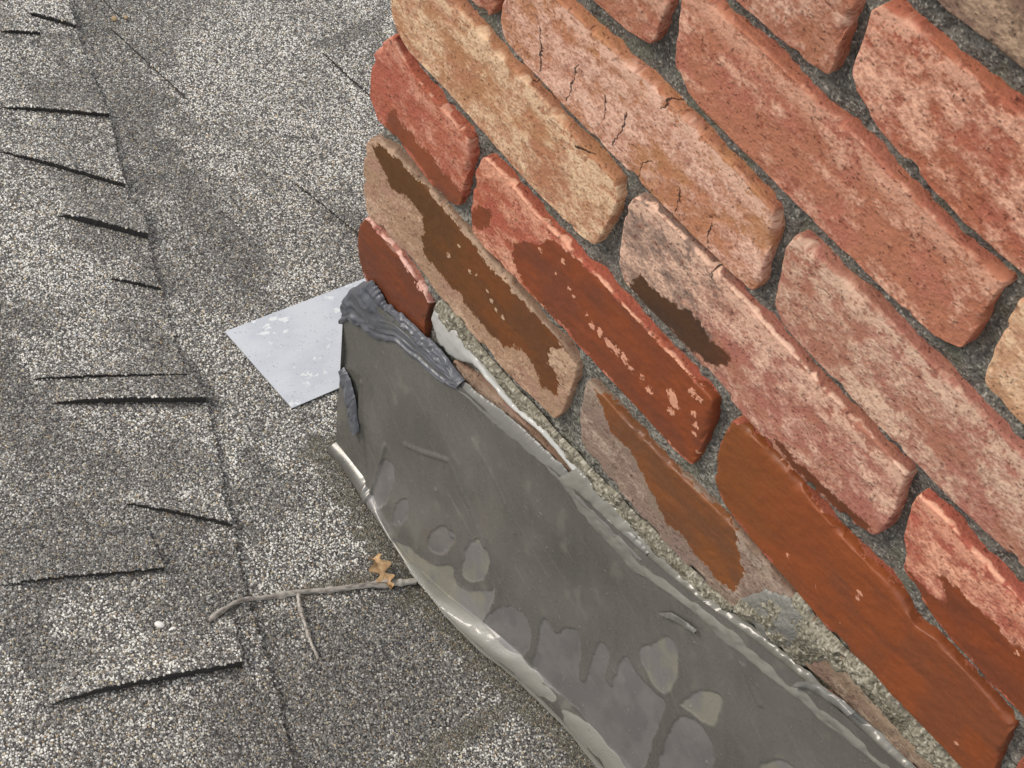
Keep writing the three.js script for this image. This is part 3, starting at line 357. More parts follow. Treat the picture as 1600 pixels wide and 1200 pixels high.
// mortar: a sandy sheet some millimetres behind the brick faces, flush and crumbly low down
{
  const X0 = 3, X1 = 760, Y0 = 20, Y1 = 752, rs = 0.45, TW = Math.floor((X1 - X0) / rs), TH = Math.floor((Y1 - Y0) / rs);
  const d2 = new Uint8Array(TW * TH * 4), A = lin([122, 119, 111]), D = lin([90, 88, 83]), L = lin([190, 187, 174]), G = lin([98, 100, 80]);
  const col = dataTex(TW, TH, (a) => {
    for (let j = 0; j < TH; j++) for (let i = 0; i < TW; i++) {
      const x = X0 + i * rs, y = Y0 + j * rs, k = (j * TW + i) * 4, m = fbm(x / 14, y / 14, 3, 71), f = fbm(x / 1.5, y / 1.5, 2, 73), g = noise(x / 0.95, y / 0.95, 75);
      let c = mix3(D, A, sm(0.25, 0.7, m * 0.5 + f * 0.5));
      if (g > 0.72) c = mix3(c, L, sm(0.72, 0.95, g) * 0.75); if (g < 0.22) c = c.map((v) => v * 0.5);
      const low = sm(430, 330, y + (m - 0.5) * 120); c = mix3(c, mix3(c, L, 0.35), low * sm(0.45, 0.65, f));
      c = mix3(c, G, 0.4 * sm(0.6, 0.75, fbm(x / 11, y / 11, 2, 79)));
      a[k] = enc(c[0]); a[k + 1] = enc(c[1]); a[k + 2] = enc(c[2]); a[k + 3] = 255;
      d2[k] = 255 * clamp(0.35 * m + 0.4 * f + 0.35 * g); d2[k + 1] = 255 * mix(0.95, 0.6, low * 0.8); d2[k + 3] = 255;
    }
  }, true);
  const tx = dataTex(TW, TH, (a) => a.set(d2));
  const m = new THREE.MeshStandardMaterial({ map: col, bumpMap: tx, bumpScale: 0.0014, roughnessMap: tx, roughness: 1 });
  const g = gridGeo(420, 400, (u, v) => {
    const x = mix(X0, X1, u), y = mix(Y1, Y0, v), low = sm(420, 340, y);
    return [x / 1000, y / 1000, (-7.4 + (fbm(x / 16, y / 16, 3, 81) - 0.5) * 5 + (fbm(x / 3.2, y / 3.2, 2, 83) - 0.5) * 2.2 + low * 2.2) / 1000];
  }, (u, v) => [u, 1 - v]);
  mesh('mortar', g, m, chimney);
  const core = new THREE.BoxGeometry(0.75, 0.74, 0.4); core.translate(0.378, 0.377, -0.215);
  mesh('mortar_core', core, new THREE.MeshStandardMaterial({ color: 0x6a665c, roughness: 0.95 }), chimney);
}

// strips that follow an upper and a lower line on the wall: mortar smears, sealants
function ribbon(up, lo, nu, nv, zfn, width = () => 1) {
  let total = 0; for (let i = 2; i < up.length; i += 2) total += Math.hypot(up[i] - up[i - 2], up[i + 1] - up[i - 1]); // zfn(x, y, u, w) -> z mm, w 0 at the upper line, 1 at the lower
  return gridGeo(nu, nv, (u, v) => {
    const e = 4 / total * (fbm(u * total / 14, 3, 2, 91) - 0.5), a = at1(up, 2, u + e * (v < 0.5 ? 1 : -1) * 0.3), b = at1(lo, 2, u), t = v;
    const L = Math.hypot(a[0] - b[0], a[1] - b[1]), n = (fbm(u * total / 13, v < 0.5 ? 1.3 : 7.9, 3, 93) - 0.5) * 0.36;
    const k = 0.5 + (t + n * (Math.abs(t - 0.5) * 2) - 0.5) * width(u), x = mix(a[0], b[0], k), y = mix(a[1], b[1], k);
    return [x / 1000, y / 1000, zfn(x, y, u, v) / 1000];
  }, (u, v, p) => [p[0] * 4, p[1] * 4]);
}
const dome = (w, p = 0.5) => Math.pow(Math.max(0, 1 - (2 * w - 1) ** 2), p);
// a shared sandy material for smeared mortar
const crumbTx = {};
{
  const N = 700, mk = () => { const t = []; return t; };
  const d2 = new Uint8Array(N * N * 4), A = lin([158, 152, 134]), D = lin([110, 104, 88]), L = lin([206, 201, 186]);
  crumbTx.col = dataTex(N, N, (a) => {
    for (let j = 0; j < N; j++) for (let i = 0; i < N; i++) {
      const x = i * 0.36, y = j * 0.36, k = (j * N + i) * 4, m = fbm(x / 12, y / 12, 3, 171), f = fbm(x / 1.6, y / 1.6, 3, 173), g = noise(x / 1.1, y / 1.1, 175);
      let c = mix3(D, A, sm(0.3, 0.65, m * 0.5 + f * 0.5)); c = mix3(c, L, sm(0.6, 0.9, g * 0.6 + f * 0.4)); if (g < 0.25) c = c.map((v) => v * 0.5);
      a[k] = enc(c[0]); a[k + 1] = enc(c[1]); a[k + 2] = enc(c[2]); a[k + 3] = 255;
      d2[k] = 255 * clamp(0.4 * m + 0.4 * f + 0.3 * g); d2[k + 1] = 255 * mix(0.5, 0.95, sm(0.35, 0.6, m)); d2[k + 3] = 255;
    }
  }, true);
  crumbTx.dat = dataTex(N, N, (a) => a.set(d2));
  for (const t of [crumbTx.col, crumbTx.dat]) t.wrapS = t.wrapT = THREE.RepeatWrapping;
}
const crumb = new THREE.MeshStandardMaterial({ map: crumbTx.col, bumpMap: crumbTx.dat, bumpScale: 0.0011, roughnessMap: crumbTx.dat, roughness: 1 });
const grain = (x, y) => (fbm(x / 7, y / 7, 3, 101) - 0.5) * 3 + (fbm(x / 2.6, y / 2.6, 2, 103) - 0.5) * 1.6;
mesh('mortar_smear', ribbon(RIB.smear, RIB.smear_, 420, 22, (x, y, u, w) => -3.2 + 4.2 * dome(w) + grain(x, y) * dome(w)), crumb, chimney);
mesh('mortar_smear', ribbon(RIB.lump, RIB.lump_, 300, 40, (x, y, u, w) => -3 + (4.5 + 3 * sm(0.5, 0.1, u)) * dome(w) + grain(x, y) * 1.3 * dome(w)), crumb, chimney);

// ---------------------------------------------------------------- lead-grey flashing with its sealants
const flashing = thing('metal_flashing', 'grey sealant-coated metal flashing along the foot of the brick chimney', 'flashing');
const FX0 = -22, FX1 = 545, FY0 = -4, FY1 = 312;
const flashUV = (u, v, p) => [(p[0] * 1000 - FX0) / (FX1 - FX0), (p[1] * 1000 - FY0) / (FY1 - FY0)];
const chaikin = (p) => { const o = [], n = p.length; for (let i = 0; i < n; i += 2) { const bx = p[(i + 2) % n], by = p[(i + 3) % n]; o.push(p[i] * 0.75 + bx * 0.25, p[i + 1] * 0.75 + by * 0.25, p[i] * 0.25 + bx * 0.75, p[i + 1] * 0.25 + by * 0.75); } return o; };
for (const w of WINDOWS) w[1] = chaikin(chaikin(w[1]));
const coat = (x, y) => { // 1 where the brushed-on coating covers the sheet, 0 in the bare windows between its drips
  const wx = x + (fbm(x / 9, y / 9, 2, 201) - 0.5) * 3, wy = y + (fbm(x / 9, y / 9, 2, 203) - 0.5) * 3; let best = 0, kind = '';
  for (const [k, p] of WINDOWS) if (inside(p, wx, wy)) { const q = sm(0, 2.4, distPoly(p, wx, wy, true)); if (q >= best) { best = q; kind = k; } }
  return [1 - best, kind];
};
{
  const rs = 0.45, W = Math.floor((FX1 - FX0) / rs), H = Math.floor((FY1 - FY0) / rs), d2 = new Uint8Array(W * H * 4);
  const O1 = lin([117, 115, 109]), O2 = lin([103, 101, 95]), GR = lin([134, 131, 129]), BG = lin([148, 145, 131]), W1 = lin([186, 182, 168]);
  const col = dataTex(W, H, (a) => {
    for (let j = 0; j < H; j++) for (let i = 0; i < W; i++) {
      const x = FX0 + i * rs, y = FY0 + j * rs, k = (j * W + i) * 4, big = fbm(x / 60, y / 60, 3, 211), run = fbm((x + y * 0.35) / 5, y / 60, 3, 213), f = fbm(x / 2, y / 2, 3, 215), md = fbm(x / 14, y / 20, 3, 217);
      const [q, kind] = coat(x, y);
      let c = mix3(O2, O1, sm(0.25, 0.75, big * 0.8 + run * 0.2));
      c = mix3(c, lin([108, 105, 95]), 0.6 * sm(0.52, 0.72, md * 0.5 + big * 0.5));                 // olive film
      c = mix3(c, GR, 0.35 * sm(0.5, 0.75, big * 0.5 + md * 0.5));
      c = mix3(c, BG, 0.25 * sm(0.64, 0.8, run * 0.2 + md * 0.8));                         // pale rub marks
      let base = kind === 'b' ? mix3(BG, GR, sm(0.35, 0.65, run * 0.3 + md * 0.7)) : mix3(GR, lin([122, 119, 118]), sm(0.3, 0.7, md));
      c = mix3(base, c, q);
      let h = 0.35 + 0.25 * q + (md - 0.5) * 0.08 + (f - 0.5) * 0.05, r = mix(0.42, 0.3, q) + (f - 0.5) * 0.16 + (md - 0.5) * 0.2;
      const pit = noise(x / 2.2, y / 2.2, 221); if (pit > 0.93) { h += (pit - 0.93) * 4; c = mix3(c, W1, 0.5 * sm(0.95, 1, pit)); }
      const scr = fbm((x * 0.5 + y) / 1.3, (x - y * 0.5) / 40, 2, 223); if (scr > 0.8) { c = mix3(c, W1, 0.15 * sm(0.74, 0.84, scr)); h -= 0.05; }
      a[k] = enc(c[0] * (0.92 + 0.16 * f)); a[k + 1] = enc(c[1] * (0.92 + 0.16 * f)); a[k + 2] = enc(c[2] * (0.92 + 0.16 * f)); a[k + 3] = 255;
      d2[k] = 255 * clamp(h); d2[k + 1] = 255 * clamp(r, 0.08, 1); d2[k + 3] = 255;
    }
  }, true);
  const tx = dataTex(W, H, (a) => a.set(d2));
  const m = new THREE.MeshPhysicalMaterial({ map: col, bumpMap: tx, bumpScale: 0.0016, roughnessMap: tx, roughness: 1, metalness: 0.1, specularIntensity: 1, clearcoat: 0.7, clearcoatRoughness: 0.28 });
  const flat = (p) => p.flat(), T = flat(FT), Lp = flat(FL), Bt = flat(FB);
  const sheet = (back) => gridGeo(460, 230, (u, v) => {
    const a = at1(T, 3, u), l = at1(Lp, 3, u), b = at1(Bt, 3, u), lipAt = 0.82;
    let p;
    if (v < lipAt) { const t = v / lipAt, e = t * t * (1.6 - 0.6 * t); p = [mix(a[0], l[0], t), mix(a[1], l[1], t), mix(a[2], l[2], e)]; }
    else { const t = (v - lipAt) / (1 - lipAt), e = Math.sin(t * Math.PI / 2); p = [mix(l[0], b[0], t), mix(l[1], b[1], t) + 1.2 * Math.sin(t * Math.PI), mix(l[2], b[2], e)]; }
    const [q] = coat(p[0], p[1]);
    p[2] += (fbm(p[0] / 70, p[1] / 60, 2, 231) - 0.5) * 7 * Math.sin(Math.min(1, v / lipAt) * Math.PI) + 0.5 * q * (v < 0.98 ? 1 : 0) - back; for (const c of CREASE) p[2] += 1.5 * sm(3.2, 0.4, distPoly(c, p[0], p[1], false));
    return p.map((c) => c / 1000);
  }, flashUV);
  mesh('sheet', sheet(0), m, flashing);
  // the end of the sheet, folded round the corner of the chimney
  const end = gridGeo(24, 60, (u, v) => {
    const l = v < 0.82 ? [mix(T[0], Lp[0], v / 0.82), mix(T[1], Lp[1], v / 0.82), mix(T[2], Lp[2], v / 0.82)] : [mix(Lp[0], Bt[0], (v - 0.82) / 0.18), mix(Lp[1], Bt[1], (v - 0.82) / 0.18), mix(Lp[2], Bt[2], (v - 0.82) / 0.18)];
    const back = (1 - u) * 90; return [(l[0] - 2 * Math.sin(u * 3.1)) / 1000, Math.max(l[1] - back * 0.18 * (1 - v), 2) / 1000, (l[2] - back) / 1000];
  }, (u, v, p) => flashUV(u, v, [p[0] - 0.0 + 0.02 * (1 - u), p[1]]));
  mesh('sheet_return', end, m, flashing);
}
// grey-blue caulk trowelled over the top corner, and a streak of it lower down
const caulkM = new THREE.MeshPhysicalMaterial({ color: new THREE.Color().setRGB(0.12, 0.126, 0.145), roughness: 0.36, clearcoat: 0.15, clearcoatRoughness: 0.4 });
const wrinkle = (x, y, s) => { const wx = x + (fbm(x / 9, y / 9, 3, s) - 0.5) * 16, wy = y + (fbm(x / 8, y / 8, 3, s + 1) - 0.5) * 16; return Math.abs(fbm(wx / 11, wy / 6, 3, s + 2) - 0.5) * 2; };
const ridge = (x, y, s) => 1 - Math.abs(fbm(x, y, 3, s) - 0.5) * 4.5;
mesh('caulk', ribbon(RIB.caulk, RIB.caulk_, 420, 90, (x, y, u, w) => {
  const corner = sm(0.42, 0.25, u), wx = x + (fbm(x / 14, y / 14, 2, 301) - 0.5) * 20;
  const fold = Math.max(0, ridge(wx / 30, y / 20, 303)) * 3.2 * corner + Math.max(0, ridge(wx / 13, y / 10, 304)) * 0.7 * corner;
  const grooves = (fbm(u * 4, w * 8 + u, 3, 306) - 0.5) * 4 * (1 - corner), knuckle = Math.max(0, fbm(x / 4.5, y / 4.5, 2, 307) - 0.45) * 6 * sm(0.4, 0.2, w) * (1 - 0.8 * corner);
  return 2 + 5 * dome(w, 0.4) + (fold + grooves + knuckle) * dome(w, 0.45) + 2.2 * sm(0.72, 0.8, w) * sm(0.98, 0.88, w);
}), caulkM, flashing);
mesh('caulk_streak', ribbon(RIB.streak, RIB.streak_, 120, 20, (x, y, u, w) => 7 + 9 * u + (2.6 + 2 * (0.4 - wrinkle(x, y, 311)) + (fbm(u * 9, w * 2, 2, 313) - 0.5) * 3) * dome(w)), caulkM, flashing);
// clear and milky sealant along the top of the sheet
const milky = new THREE.MeshPhysicalMaterial({ color: new THREE.Color().setRGB(0.56, 0.56, 0.53), roughness: 0.16, specularIntensity: 1 });
const murky = new THREE.MeshPhysicalMaterial({ color: new THREE.Color().setRGB(0.34, 0.33, 0.29), roughness: 0.22, transmission: 0.3, thickness: 0, specularIntensity: 1 });
const foldM = new THREE.MeshPhysicalMaterial({ color: new THREE.Color().setRGB(0.22, 0.215, 0.2), roughness: 0.34 });
const dabM = new THREE.MeshPhysicalMaterial({ color: new THREE.Color().setRGB(0.17, 0.168, 0.155), roughness: 0.3 });
const lumpy = (x, y, s) => (fbm(x / 8, y / 8, 2, s) - 0.5) * 5;
mesh('sealant_bead', ribbon(RIB.blob, RIB.blob_, 320, 26, (x, y, u, w) => -2 + (mix(3.4, 4.6, sm(0.3, 0.5, u)) + lumpy(x, y, 321) * 0.25) * dome(w, 0.35), (u) => mix(1.15, 0.3 + 0.25 * fbm(u * 12, 1, 2, 323), sm(0.3, 0.42, u))), milky, flashing);
mesh('sealant_bead', ribbon(RIB.murk, RIB.murk_, 360, 34, (x, y, u, w) => mix(-1, 6.4, w) + (3.4 + lumpy(x * 0.6, y * 0.6, 331) * 0.9) * dome(w) + (fbm(x / 6, y / 6, 2, 333) - 0.5) * 1.4 * dome(w), () => 1.25), murky, flashing);
mesh('folded_edge', ribbon(RIB.fold, RIB.fold_, 520, 16, (x, y, u, w) => mix(2.5, 6.6, w) + (1.4 + lumpy(x, y, 341) * 0.2) * dome(w) * sm(0, 0.1, u), (u) => 0.25 + 0.7 * fbm(u * 22, 1, 3, 343)), foldM, flashing);
mesh('sealant_patch', ribbon(RIB.patch, RIB.patch_, 110, 50, (x, y, u, w) => 0.5 + (3.8 + (fbm(x / 12, y / 12, 2, 381) - 0.5) * 4 + (fbm(x / 3, y / 3, 2, 383) - 0.5) * 1.6) * dome(w, 0.35) * Math.pow(Math.sin(Math.PI * (0.04 + 0.92 * u)), 0.4)), new THREE.MeshPhysicalMaterial({ color: new THREE.Color().setRGB(0.24, 0.236, 0.212), roughness: 0.4, bumpMap: crumbTx.dat, bumpScale: 0.0008 }), flashing);
mesh('sealant_dab', ribbon(RIB.hook, RIB.hook_, 60, 14, (x, y, u, w) => 7 + (1.6 + lumpy(x, y, 351) * 0.7) * dome(w), () => 0.6), dabM, flashing);
mesh('sealant_dab', ribbon(RIB.tag, RIB.tag_, 80, 14, (x, y, u, w) => 6.5 + (2.4 + lumpy(x, y, 361) * 0.8) * dome(w), () => 0.7), dabM, flashing);
{ // cream sealant spread over the kicked-out lip
  const Lp = FL.flat(), Bt = FB.flat();
  const g = gridGeo(420, 26, (u, v) => {
    const uu = mix(0.27, 1, u), l = at1(Lp, 3, uu), b = at1(Bt, 3, uu), wob = (fbm(u * 16, 1, 2, 371) - 0.5) * 0.34, t = clamp(mix(0.1 + wob, 1.12 + wob * 0.4, v), 0, 1.25), e = t <= 1 ? Math.sin(t * Math.PI / 2) : 1;
    const x = mix(l[0], b[0], t), y = Math.max(mix(l[1], b[1], Math.min(t, 1.2)) + 1.2 * Math.sin(Math.min(1, t) * Math.PI), 0), z = mix(l[2], b[2], e) + Math.max(0, t - 1) * 8;
    const th = (0.8 + (fbm(x / 12, v * 2, 2, 373) - 0.5) * 1.2) * dome(v) * sm(0, 0.06, u);
    return [x / 1000, (y + th * 0.8) / 1000, (z + th * 0.7) / 1000];
  }, (u, v) => [u * 4, v * 0.3]);
  mesh('lip_sealant', g, new THREE.MeshPhysicalMaterial({ color: new THREE.Color().setRGB(0.32, 0.31, 0.275), roughness: 0.25, clearcoat: 0.5, clearcoatRoughness: 0.1, bumpMap: crumbTx.dat, bumpScale: 0.0004 }), flashing);
}

// ---------------------------------------------------------------- roof: deck, lifted shingle tabs, mineral granules
const roof = thing('roof', 'low roof of grey mineral-surfaced asphalt shingles round the chimney', 'roof', 'structure');
const asphalt = new THREE.MeshStandardMaterial({ color: new THREE.Color().setRGB(0.045, 0.043, 0.041), roughness: 0.9 });
let shingleMat;
{
  const N = 1024, d2 = new Uint8Array(N * N * 4), rs = 0.4, pal = [[196, 192, 182], [150, 146, 138], [112, 108, 104], [84, 80, 78], [168, 146, 116], [128, 132, 138]].map(lin);
  const cell = 1.5, n = Math.round(N * rs / cell), cs = N * rs / n;
  const col = dataTex(N, N, (a) => {
    for (let j = 0; j < N; j++) for (let i = 0; i < N; i++) {
      const x = i * rs / cs, y = j * rs / cs, k = (j * N + i) * 4, ix = Math.floor(x), iy = Math.floor(y); let b = 9, b2 = 9, id = 0;
      for (let p = -1; p <= 1; p++) for (let q = -1; q <= 1; q++) { const cx = (ix + p + n) % n, cy = (iy + q + n) % n, d = Math.hypot(ix + p + hash(cx, cy, 1) - x, iy + q + hash(cx, cy, 2) - y); if (d < b) { b2 = b; b = d; id = hash(cx, cy, 3); } else if (d < b2) b2 = d; }
      const e = sm(0.04, 0.2, b2 - b), c = pal[id < 0.16 ? 0 : id < 0.4 ? 1 : id < 0.68 ? 2 : id < 0.88 ? 3 : id < 0.94 ? 4 : 5];
      const s = 0.25 + 0.75 * e; a[k] = enc(c[0] * s); a[k + 1] = enc(c[1] * s); a[k + 2] = enc(c[2] * s); a[k + 3] = 255;
      d2[k] = 255 * clamp(e * (0.5 + 0.5 * hash(Math.round(id * 1e6), 1, 4))); d2[k + 1] = 225; d2[k + 3] = 255;
    }
  }, true);
  const tx = dataTex(N, N, (a) => a.set(d2));
  for (const t of [col, tx]) t.wrapS = t.wrapT = THREE.RepeatWrapping;
  shingleMat = new THREE.MeshStandardMaterial({ map: col, bumpMap: tx, bumpScale: 0.001, roughness: 0.92 });
}
const roofUV = (x, s) => [x / 409.6, s / 409.6];
const buttFlat = BUTT.flat();
// signed side of the long butt line: > 0 on the shingles' side (left in the view, further up the slope)
function buttSide(x, s) {
  const f = BUTT[0], l = BUTT[BUTT.length - 1]; let m = 1e9, side = 0;
  const pts = [[f[0] - (BUTT[1][0] - f[0]) * 20, f[1] - (BUTT[1][1] - f[1]) * 20], ...BUTT, [l[0] + (l[0] - BUTT[BUTT.length - 2][0]) * 20, l[1] + (l[1] - BUTT[BUTT.length - 2][1]) * 20]];
  for (let i = 0; i < pts.length - 1; i++) {
    const [ax, ay] = pts[i], bx = pts[i + 1][0] - ax, by = pts[i + 1][1] - ay, t = clamp(((x - ax) * bx + (s - ay) * by) / (bx * bx + by * by)), d = Math.hypot(x - ax - t * bx, s - ay - t * by);
    if (d < m) { m = d; side = Math.sign(bx * (s - ay) - by * (x - ax)) * d; }
  }
  return side;
}
const LAYER = 3.2; // thickness of the overlapping layer, mm
const baseH = (x, s) => (buttSide(x + (fbm(x / 5, s / 5, 2, 401) - 0.5) * 5, s + (fbm(x / 5, s / 5, 2, 403) - 0.5) * 5) > 0 ? LAYER : 0) + (fbm(x / 120, s / 120, 2, 405) - 0.5) * 4 + 2;
const waveH = (x, s) => (fbm(x / 120, s / 120, 2, 405) - 0.5) * 4 + 2;
// a tab: bottom edge A-B lifted, dying away to the hidden far side
const TABS = TEETH.map(([ax, as, bx, bs], i) => {
  const small = i > 10, L = small ? 30 : 34 + 14 * hash(i, 3, 9), t = small ? 2.4 : [4.2, 5, 4.8, 5, 7.2, 4, 5.4, 7, 5, 4.2, 8][i];
  // hidden side: away from the viewer, along the long line
  const dx = -0.95, ds = -0.31 + (hash(i, 1, 9) - 0.5) * 0.3;
  return { A: [ax, as], B: [bx, bs], C: [bx + dx * L, bs + ds * L], D: [ax + dx * L * 0.8, as + ds * L * 0.8], h: [t * (small ? 0.8 : 0.55), t, t * 0.35, 0], small };
});
const bil = (T, u, v) => [0, 1].map((k) => mix(mix(T.A[k], T.B[k], u), mix(T.D[k], T.C[k], u), v));
const tabH = (T, u, v) => mix(mix(T.h[0], T.h[1], sm(0, 0.35, u)), mix(T.h[3], T.h[2], u), sm(0, 1, v)) * sm(0, 0.12, u + 0.03);
function invBil(T, x, s) {
  let u = 0.5, v = 0.3;
  for (let k = 0; k < 6; k++) {
    const p = bil(T, u, v), ex = p[0] - x, es = p[1] - s;
    const ux = mix(T.B[0] - T.A[0], T.C[0] - T.D[0], v), us = mix(T.B[1] - T.A[1], T.C[1] - T.D[1], v), vx = mix(T.D[0] - T.A[0], T.C[0] - T.B[0], u), vs = mix(T.D[1] - T.A[1], T.C[1] - T.B[1], u), D = ux * vs - us * vx;
    if (Math.abs(D) < 1e-6) return null; u -= (ex * vs - es * vx) / D; v -= (ux * es - us * ex) / D; if (Math.abs(u) > 9 || Math.abs(v) > 9) return null;
  }
  return [u, v];
}
for (const T of TABS) { const xs = [T.A, T.B, T.C, T.D]; T.box = [Math.min(...xs.map((p) => p[0])) - 3, Math.max(...xs.map((p) => p[0])) + 3, Math.min(...xs.map((p) => p[1])) - 3, Math.max(...xs.map((p) => p[1])) + 3]; }
const edgeNoise = (u, i) => (fbm(u * 26, i * 3.1, 3, 411) - 0.5) * 0.07;
function surfaceH(x, s) {
  surfaceH.tab = -1; let h = baseH(x, s);
  TABS.forEach((T, i) => { if (x < T.box[0] || x > T.box[1] || s < T.box[2] || s > T.box[3]) return; const q = invBil(T, x, s); if (q && q[0] >= 0 && q[0] <= 1 && q[1] >= edgeNoise(q[0], i) && q[1] <= 1) { surfaceH.tab = i; h = Math.max(h, waveH(x, s) + (T.small ? 0 : LAYER) + tabH(T, q[0], Math.max(0, q[1]))); } });
  return h;
}
{
  // deck sheet to the edges of the roof, with a hole left for nothing: the chimney stands through it
  const deck = gridGeo(60, 60, (u, v) => roofPoint(mix(-4000, 3000, u), mix(-4000, 2500, v), -1.5), (u, v) => roofUV(mix(-4000, 3000, u), mix(-4000, 2500, v)));
  mesh('roof_deck', deck, shingleMat, roof);
  // right-hand layer (fine sheet round the chimney) and the layer that overlaps it along the long line
  const sheetGeo = (x0, x1, s0, s1, n, m, hf) => gridGeo(n, m, (u, v) => { const x = mix(x0, x1, u), s = mix(s0, s1, v); return roofPoint(x, s, hf(x, s)); }, (u, v) => roofUV(mix(x0, x1, u), mix(s0, s1, v)));
  mesh('shingle', sheetGeo(-800, 520, -560, 560, 160, 140, waveH), shingleMat, roof);
  const pts = BUTT.slice(), n = 200, over = gridGeo(n, 40, (u, v) => {
    const f = at1(buttFlat, 2, u), j = (fbm(u * 70, 2, 3, 421) - 0.5) * 5, off = v === 0 ? j : v * 420; // out from the line, towards the left of the view
    const x = f[0] - off * 0.42, s = f[1] + off * 0.9; return roofPoint(x, s, waveH(x, s) + LAYER);
  }, (u, v) => { const f = at1(buttFlat, 2, u); return roofUV(f[0] - v * 176, f[1] + v * 378); });
  const skirt = gridGeo(n, 1, (u, v) => { const f = at1(buttFlat, 2, u), j = (fbm(u * 70, 2, 3, 421) - 0.5) * 5 + v * 2, x = f[0] - j * 0.42, s = f[1] + j * 0.9; return roofPoint(x, s, waveH(x, s) + LAYER * (1 - v) - 0.02); });
  mesh('shingle', over, shingleMat, roof); const edge = mesh('butt_edge', skirt, asphalt, roof);
  TABS.forEach((T, i) => {
    const lift = T.small ? 0 : LAYER, pt = (u, v, k = 1) => { const p = bil(T, u, v < 0.001 ? edgeNoise(u, i) : v); return roofPoint(p[0], p[1], waveH(p[0], p[1]) + lift + (tabH(T, u, v) + 0.05) * k - (k ? 0 : 0.4)); };
    const top = gridGeo(60, 14, (u, v) => pt(u, v), (u, v) => roofUV(...bil(T, u, v)));
    const tab = mesh('shingle', top, shingleMat, roof);
    const front = gridGeo(60, 1, (u, v) => { const p = pt(u, 0, 1 - v), q = v ? 0.0012 : 0; return [p[0] - q * 0.9, p[1], p[2] - q * 0.3]; });
    const sideG = gridGeo(1, 14, (u, v) => pt(1, v, 1 - u));
    mesh('cut_edge', mergeGeometries([front, sideG].map((g) => { g.deleteAttribute('uv'); return g; })), asphalt, tab);
  });
}
{ // mineral granules, each a small irregular stone
  const shape = (s) => { const g = new THREE.IcosahedronGeometry(1, 0), p = g.attributes.position; for (let i = 0; i < p.count; i++) { const x = p.getX(i), y = p.getY(i), z = p.getZ(i), k = 0.72 + 0.5 * hash(Math.round(x * 50), Math.round(y * 50) + Math.round(z * 50) * 7, s); p.setXYZ(i, x * k * 1.15, y * k * 0.8, z * k * 0.95); } g.computeVertexNormals(); return g; };
  const kinds = [shape(1), shape(2), shape(3)], lists = [[], [], []], pal = [[226, 224, 216], [202, 199, 192], [156, 153, 147], [124, 121, 117], [94, 92, 89], [70, 68, 67], [174, 154, 126], [134, 137, 143], [206, 190, 158]].map(lin);
  camera.aspect = 4 / 3; camera.updateProjectionMatrix(); camera.updateMatrixWorld(); const v3 = new THREE.Vector3();
  const step = 1.38, plate = PLATE.flat(), fb = FB.map(([x, y, z]) => [x, z / CT]).flat();
  for (let x = -800; x < 480; x += step) for (let s = -560; s < 520; s += step) {
    const gx = x + (rnd() - 0.5) * step * 1.1, gs = s + (rnd() - 0.5) * step * 1.1, r0 = rnd(), r1 = rnd(), r2 = rnd(), r3 = rnd();
    if (gx > -6 && gs < 6) continue;                      // the chimney stands here
    v3.set(...roofPoint(gx, gs, 2)).project(camera); if (Math.abs(v3.x) > 1.16 || Math.abs(v3.y) > 1.2) continue;
    if (gx > 8 && gs < 8) continue;
    const h = surfaceH(gx, gs), zx = gx + (fbm(gx / 7, gs / 7, 2, 431) - 0.5) * 9, zs = gs + (fbm(gx / 7, gs / 7, 2, 433) - 0.5) * 9;
    let dark = 0.7 * sm(0.42, 0.62, fbm(gx / 60, gs / 42, 3, 435));  for (const [v, z] of ZONES) if (inside(z, zx, zs)) dark += v * 0.85;
    const left = sm(-350, 150, gs * 1.2 + gx * 0.6); // more dark stones in the blend further down the slope
    dark = clamp(dark + left * 0.34 * (0.6 + 0.8 * fbm(gx / 70, gs / 70, 2, 436)));
    let i; const t = r1;
    if (t < 0.22 * (1 - dark * 0.8)) i = 0; else if (t < 0.36 * (1 - dark * 0.6)) i = 1; else if (t < 0.5) i = 2; else if (t < 0.66) i = 3; else if (t < 0.82) i = 4; else if (t < 0.93) i = 5; else if (t < 0.95) i = 6; else if (t < 0.975) i = 7; else i = 8;
    let c = pal[i]; const k = (0.8 + 0.4 * r2) * (1.06 - 0.38 * dark); c = c.map((q) => q * k);
    // stones stained olive by the sealant that ran off the foot of the flashing
    const df = gs > 0 && gx > -30 ? distPoly(fb, gx, gs, false) : 99; let film = sm(22, 10, df + (fbm(gx / 8, gs / 8, 2, 437) - 0.5) * 26); if (gs > 0) for (const f of FILM) film = Math.max(film, 0.8 * sm(9, 4, distPoly(f, gx, gs, false) + (fbm(gx / 6, gs / 6, 2, 438) - 0.5) * 10));
    if (film > 0) c = mix3(c, lin([96, 90, 68]), film * 0.8);
    const rad = (0.56 + 0.46 * r3 * r3 + 0.26 * r0) * (i < 2 ? 1.08 : 1) * (1 - 0.25 * film);
    lists[Math.floor(r0 * 2.999)].push([gx, gs, h - 0.1, rad, c]);
  }
  const q = new THREE.Quaternion(), e = new THREE.Euler(), M = new THREE.Matrix4(), sc = new THREE.Vector3(), cc = new THREE.Color();
  lists.forEach((l, n) => {
    const im = new THREE.InstancedMesh(kinds[n], new THREE.MeshStandardMaterial({ color: 0xffffff, roughness: 0.72 }), l.length);
    l.forEach(([x, s, h, rad, c], i) => { e.set((rnd() - 0.5) * 1.2 + TILT, rnd() * 6.28, (rnd() - 0.5) * 1.2); q.setFromEuler(e); sc.set(rad, rad, rad).multiplyScalar(0.001); M.compose(v3.set(...roofPoint(x, s, h)), q, sc); im.setMatrixAt(i, M); im.setColorAt(i, cc.setRGB(...c)); });
    im.name = numbered('granules'); im.userData.kind = 'stuff'; im.castShadow = im.receiveShadow = true; roof.add(im);
  });
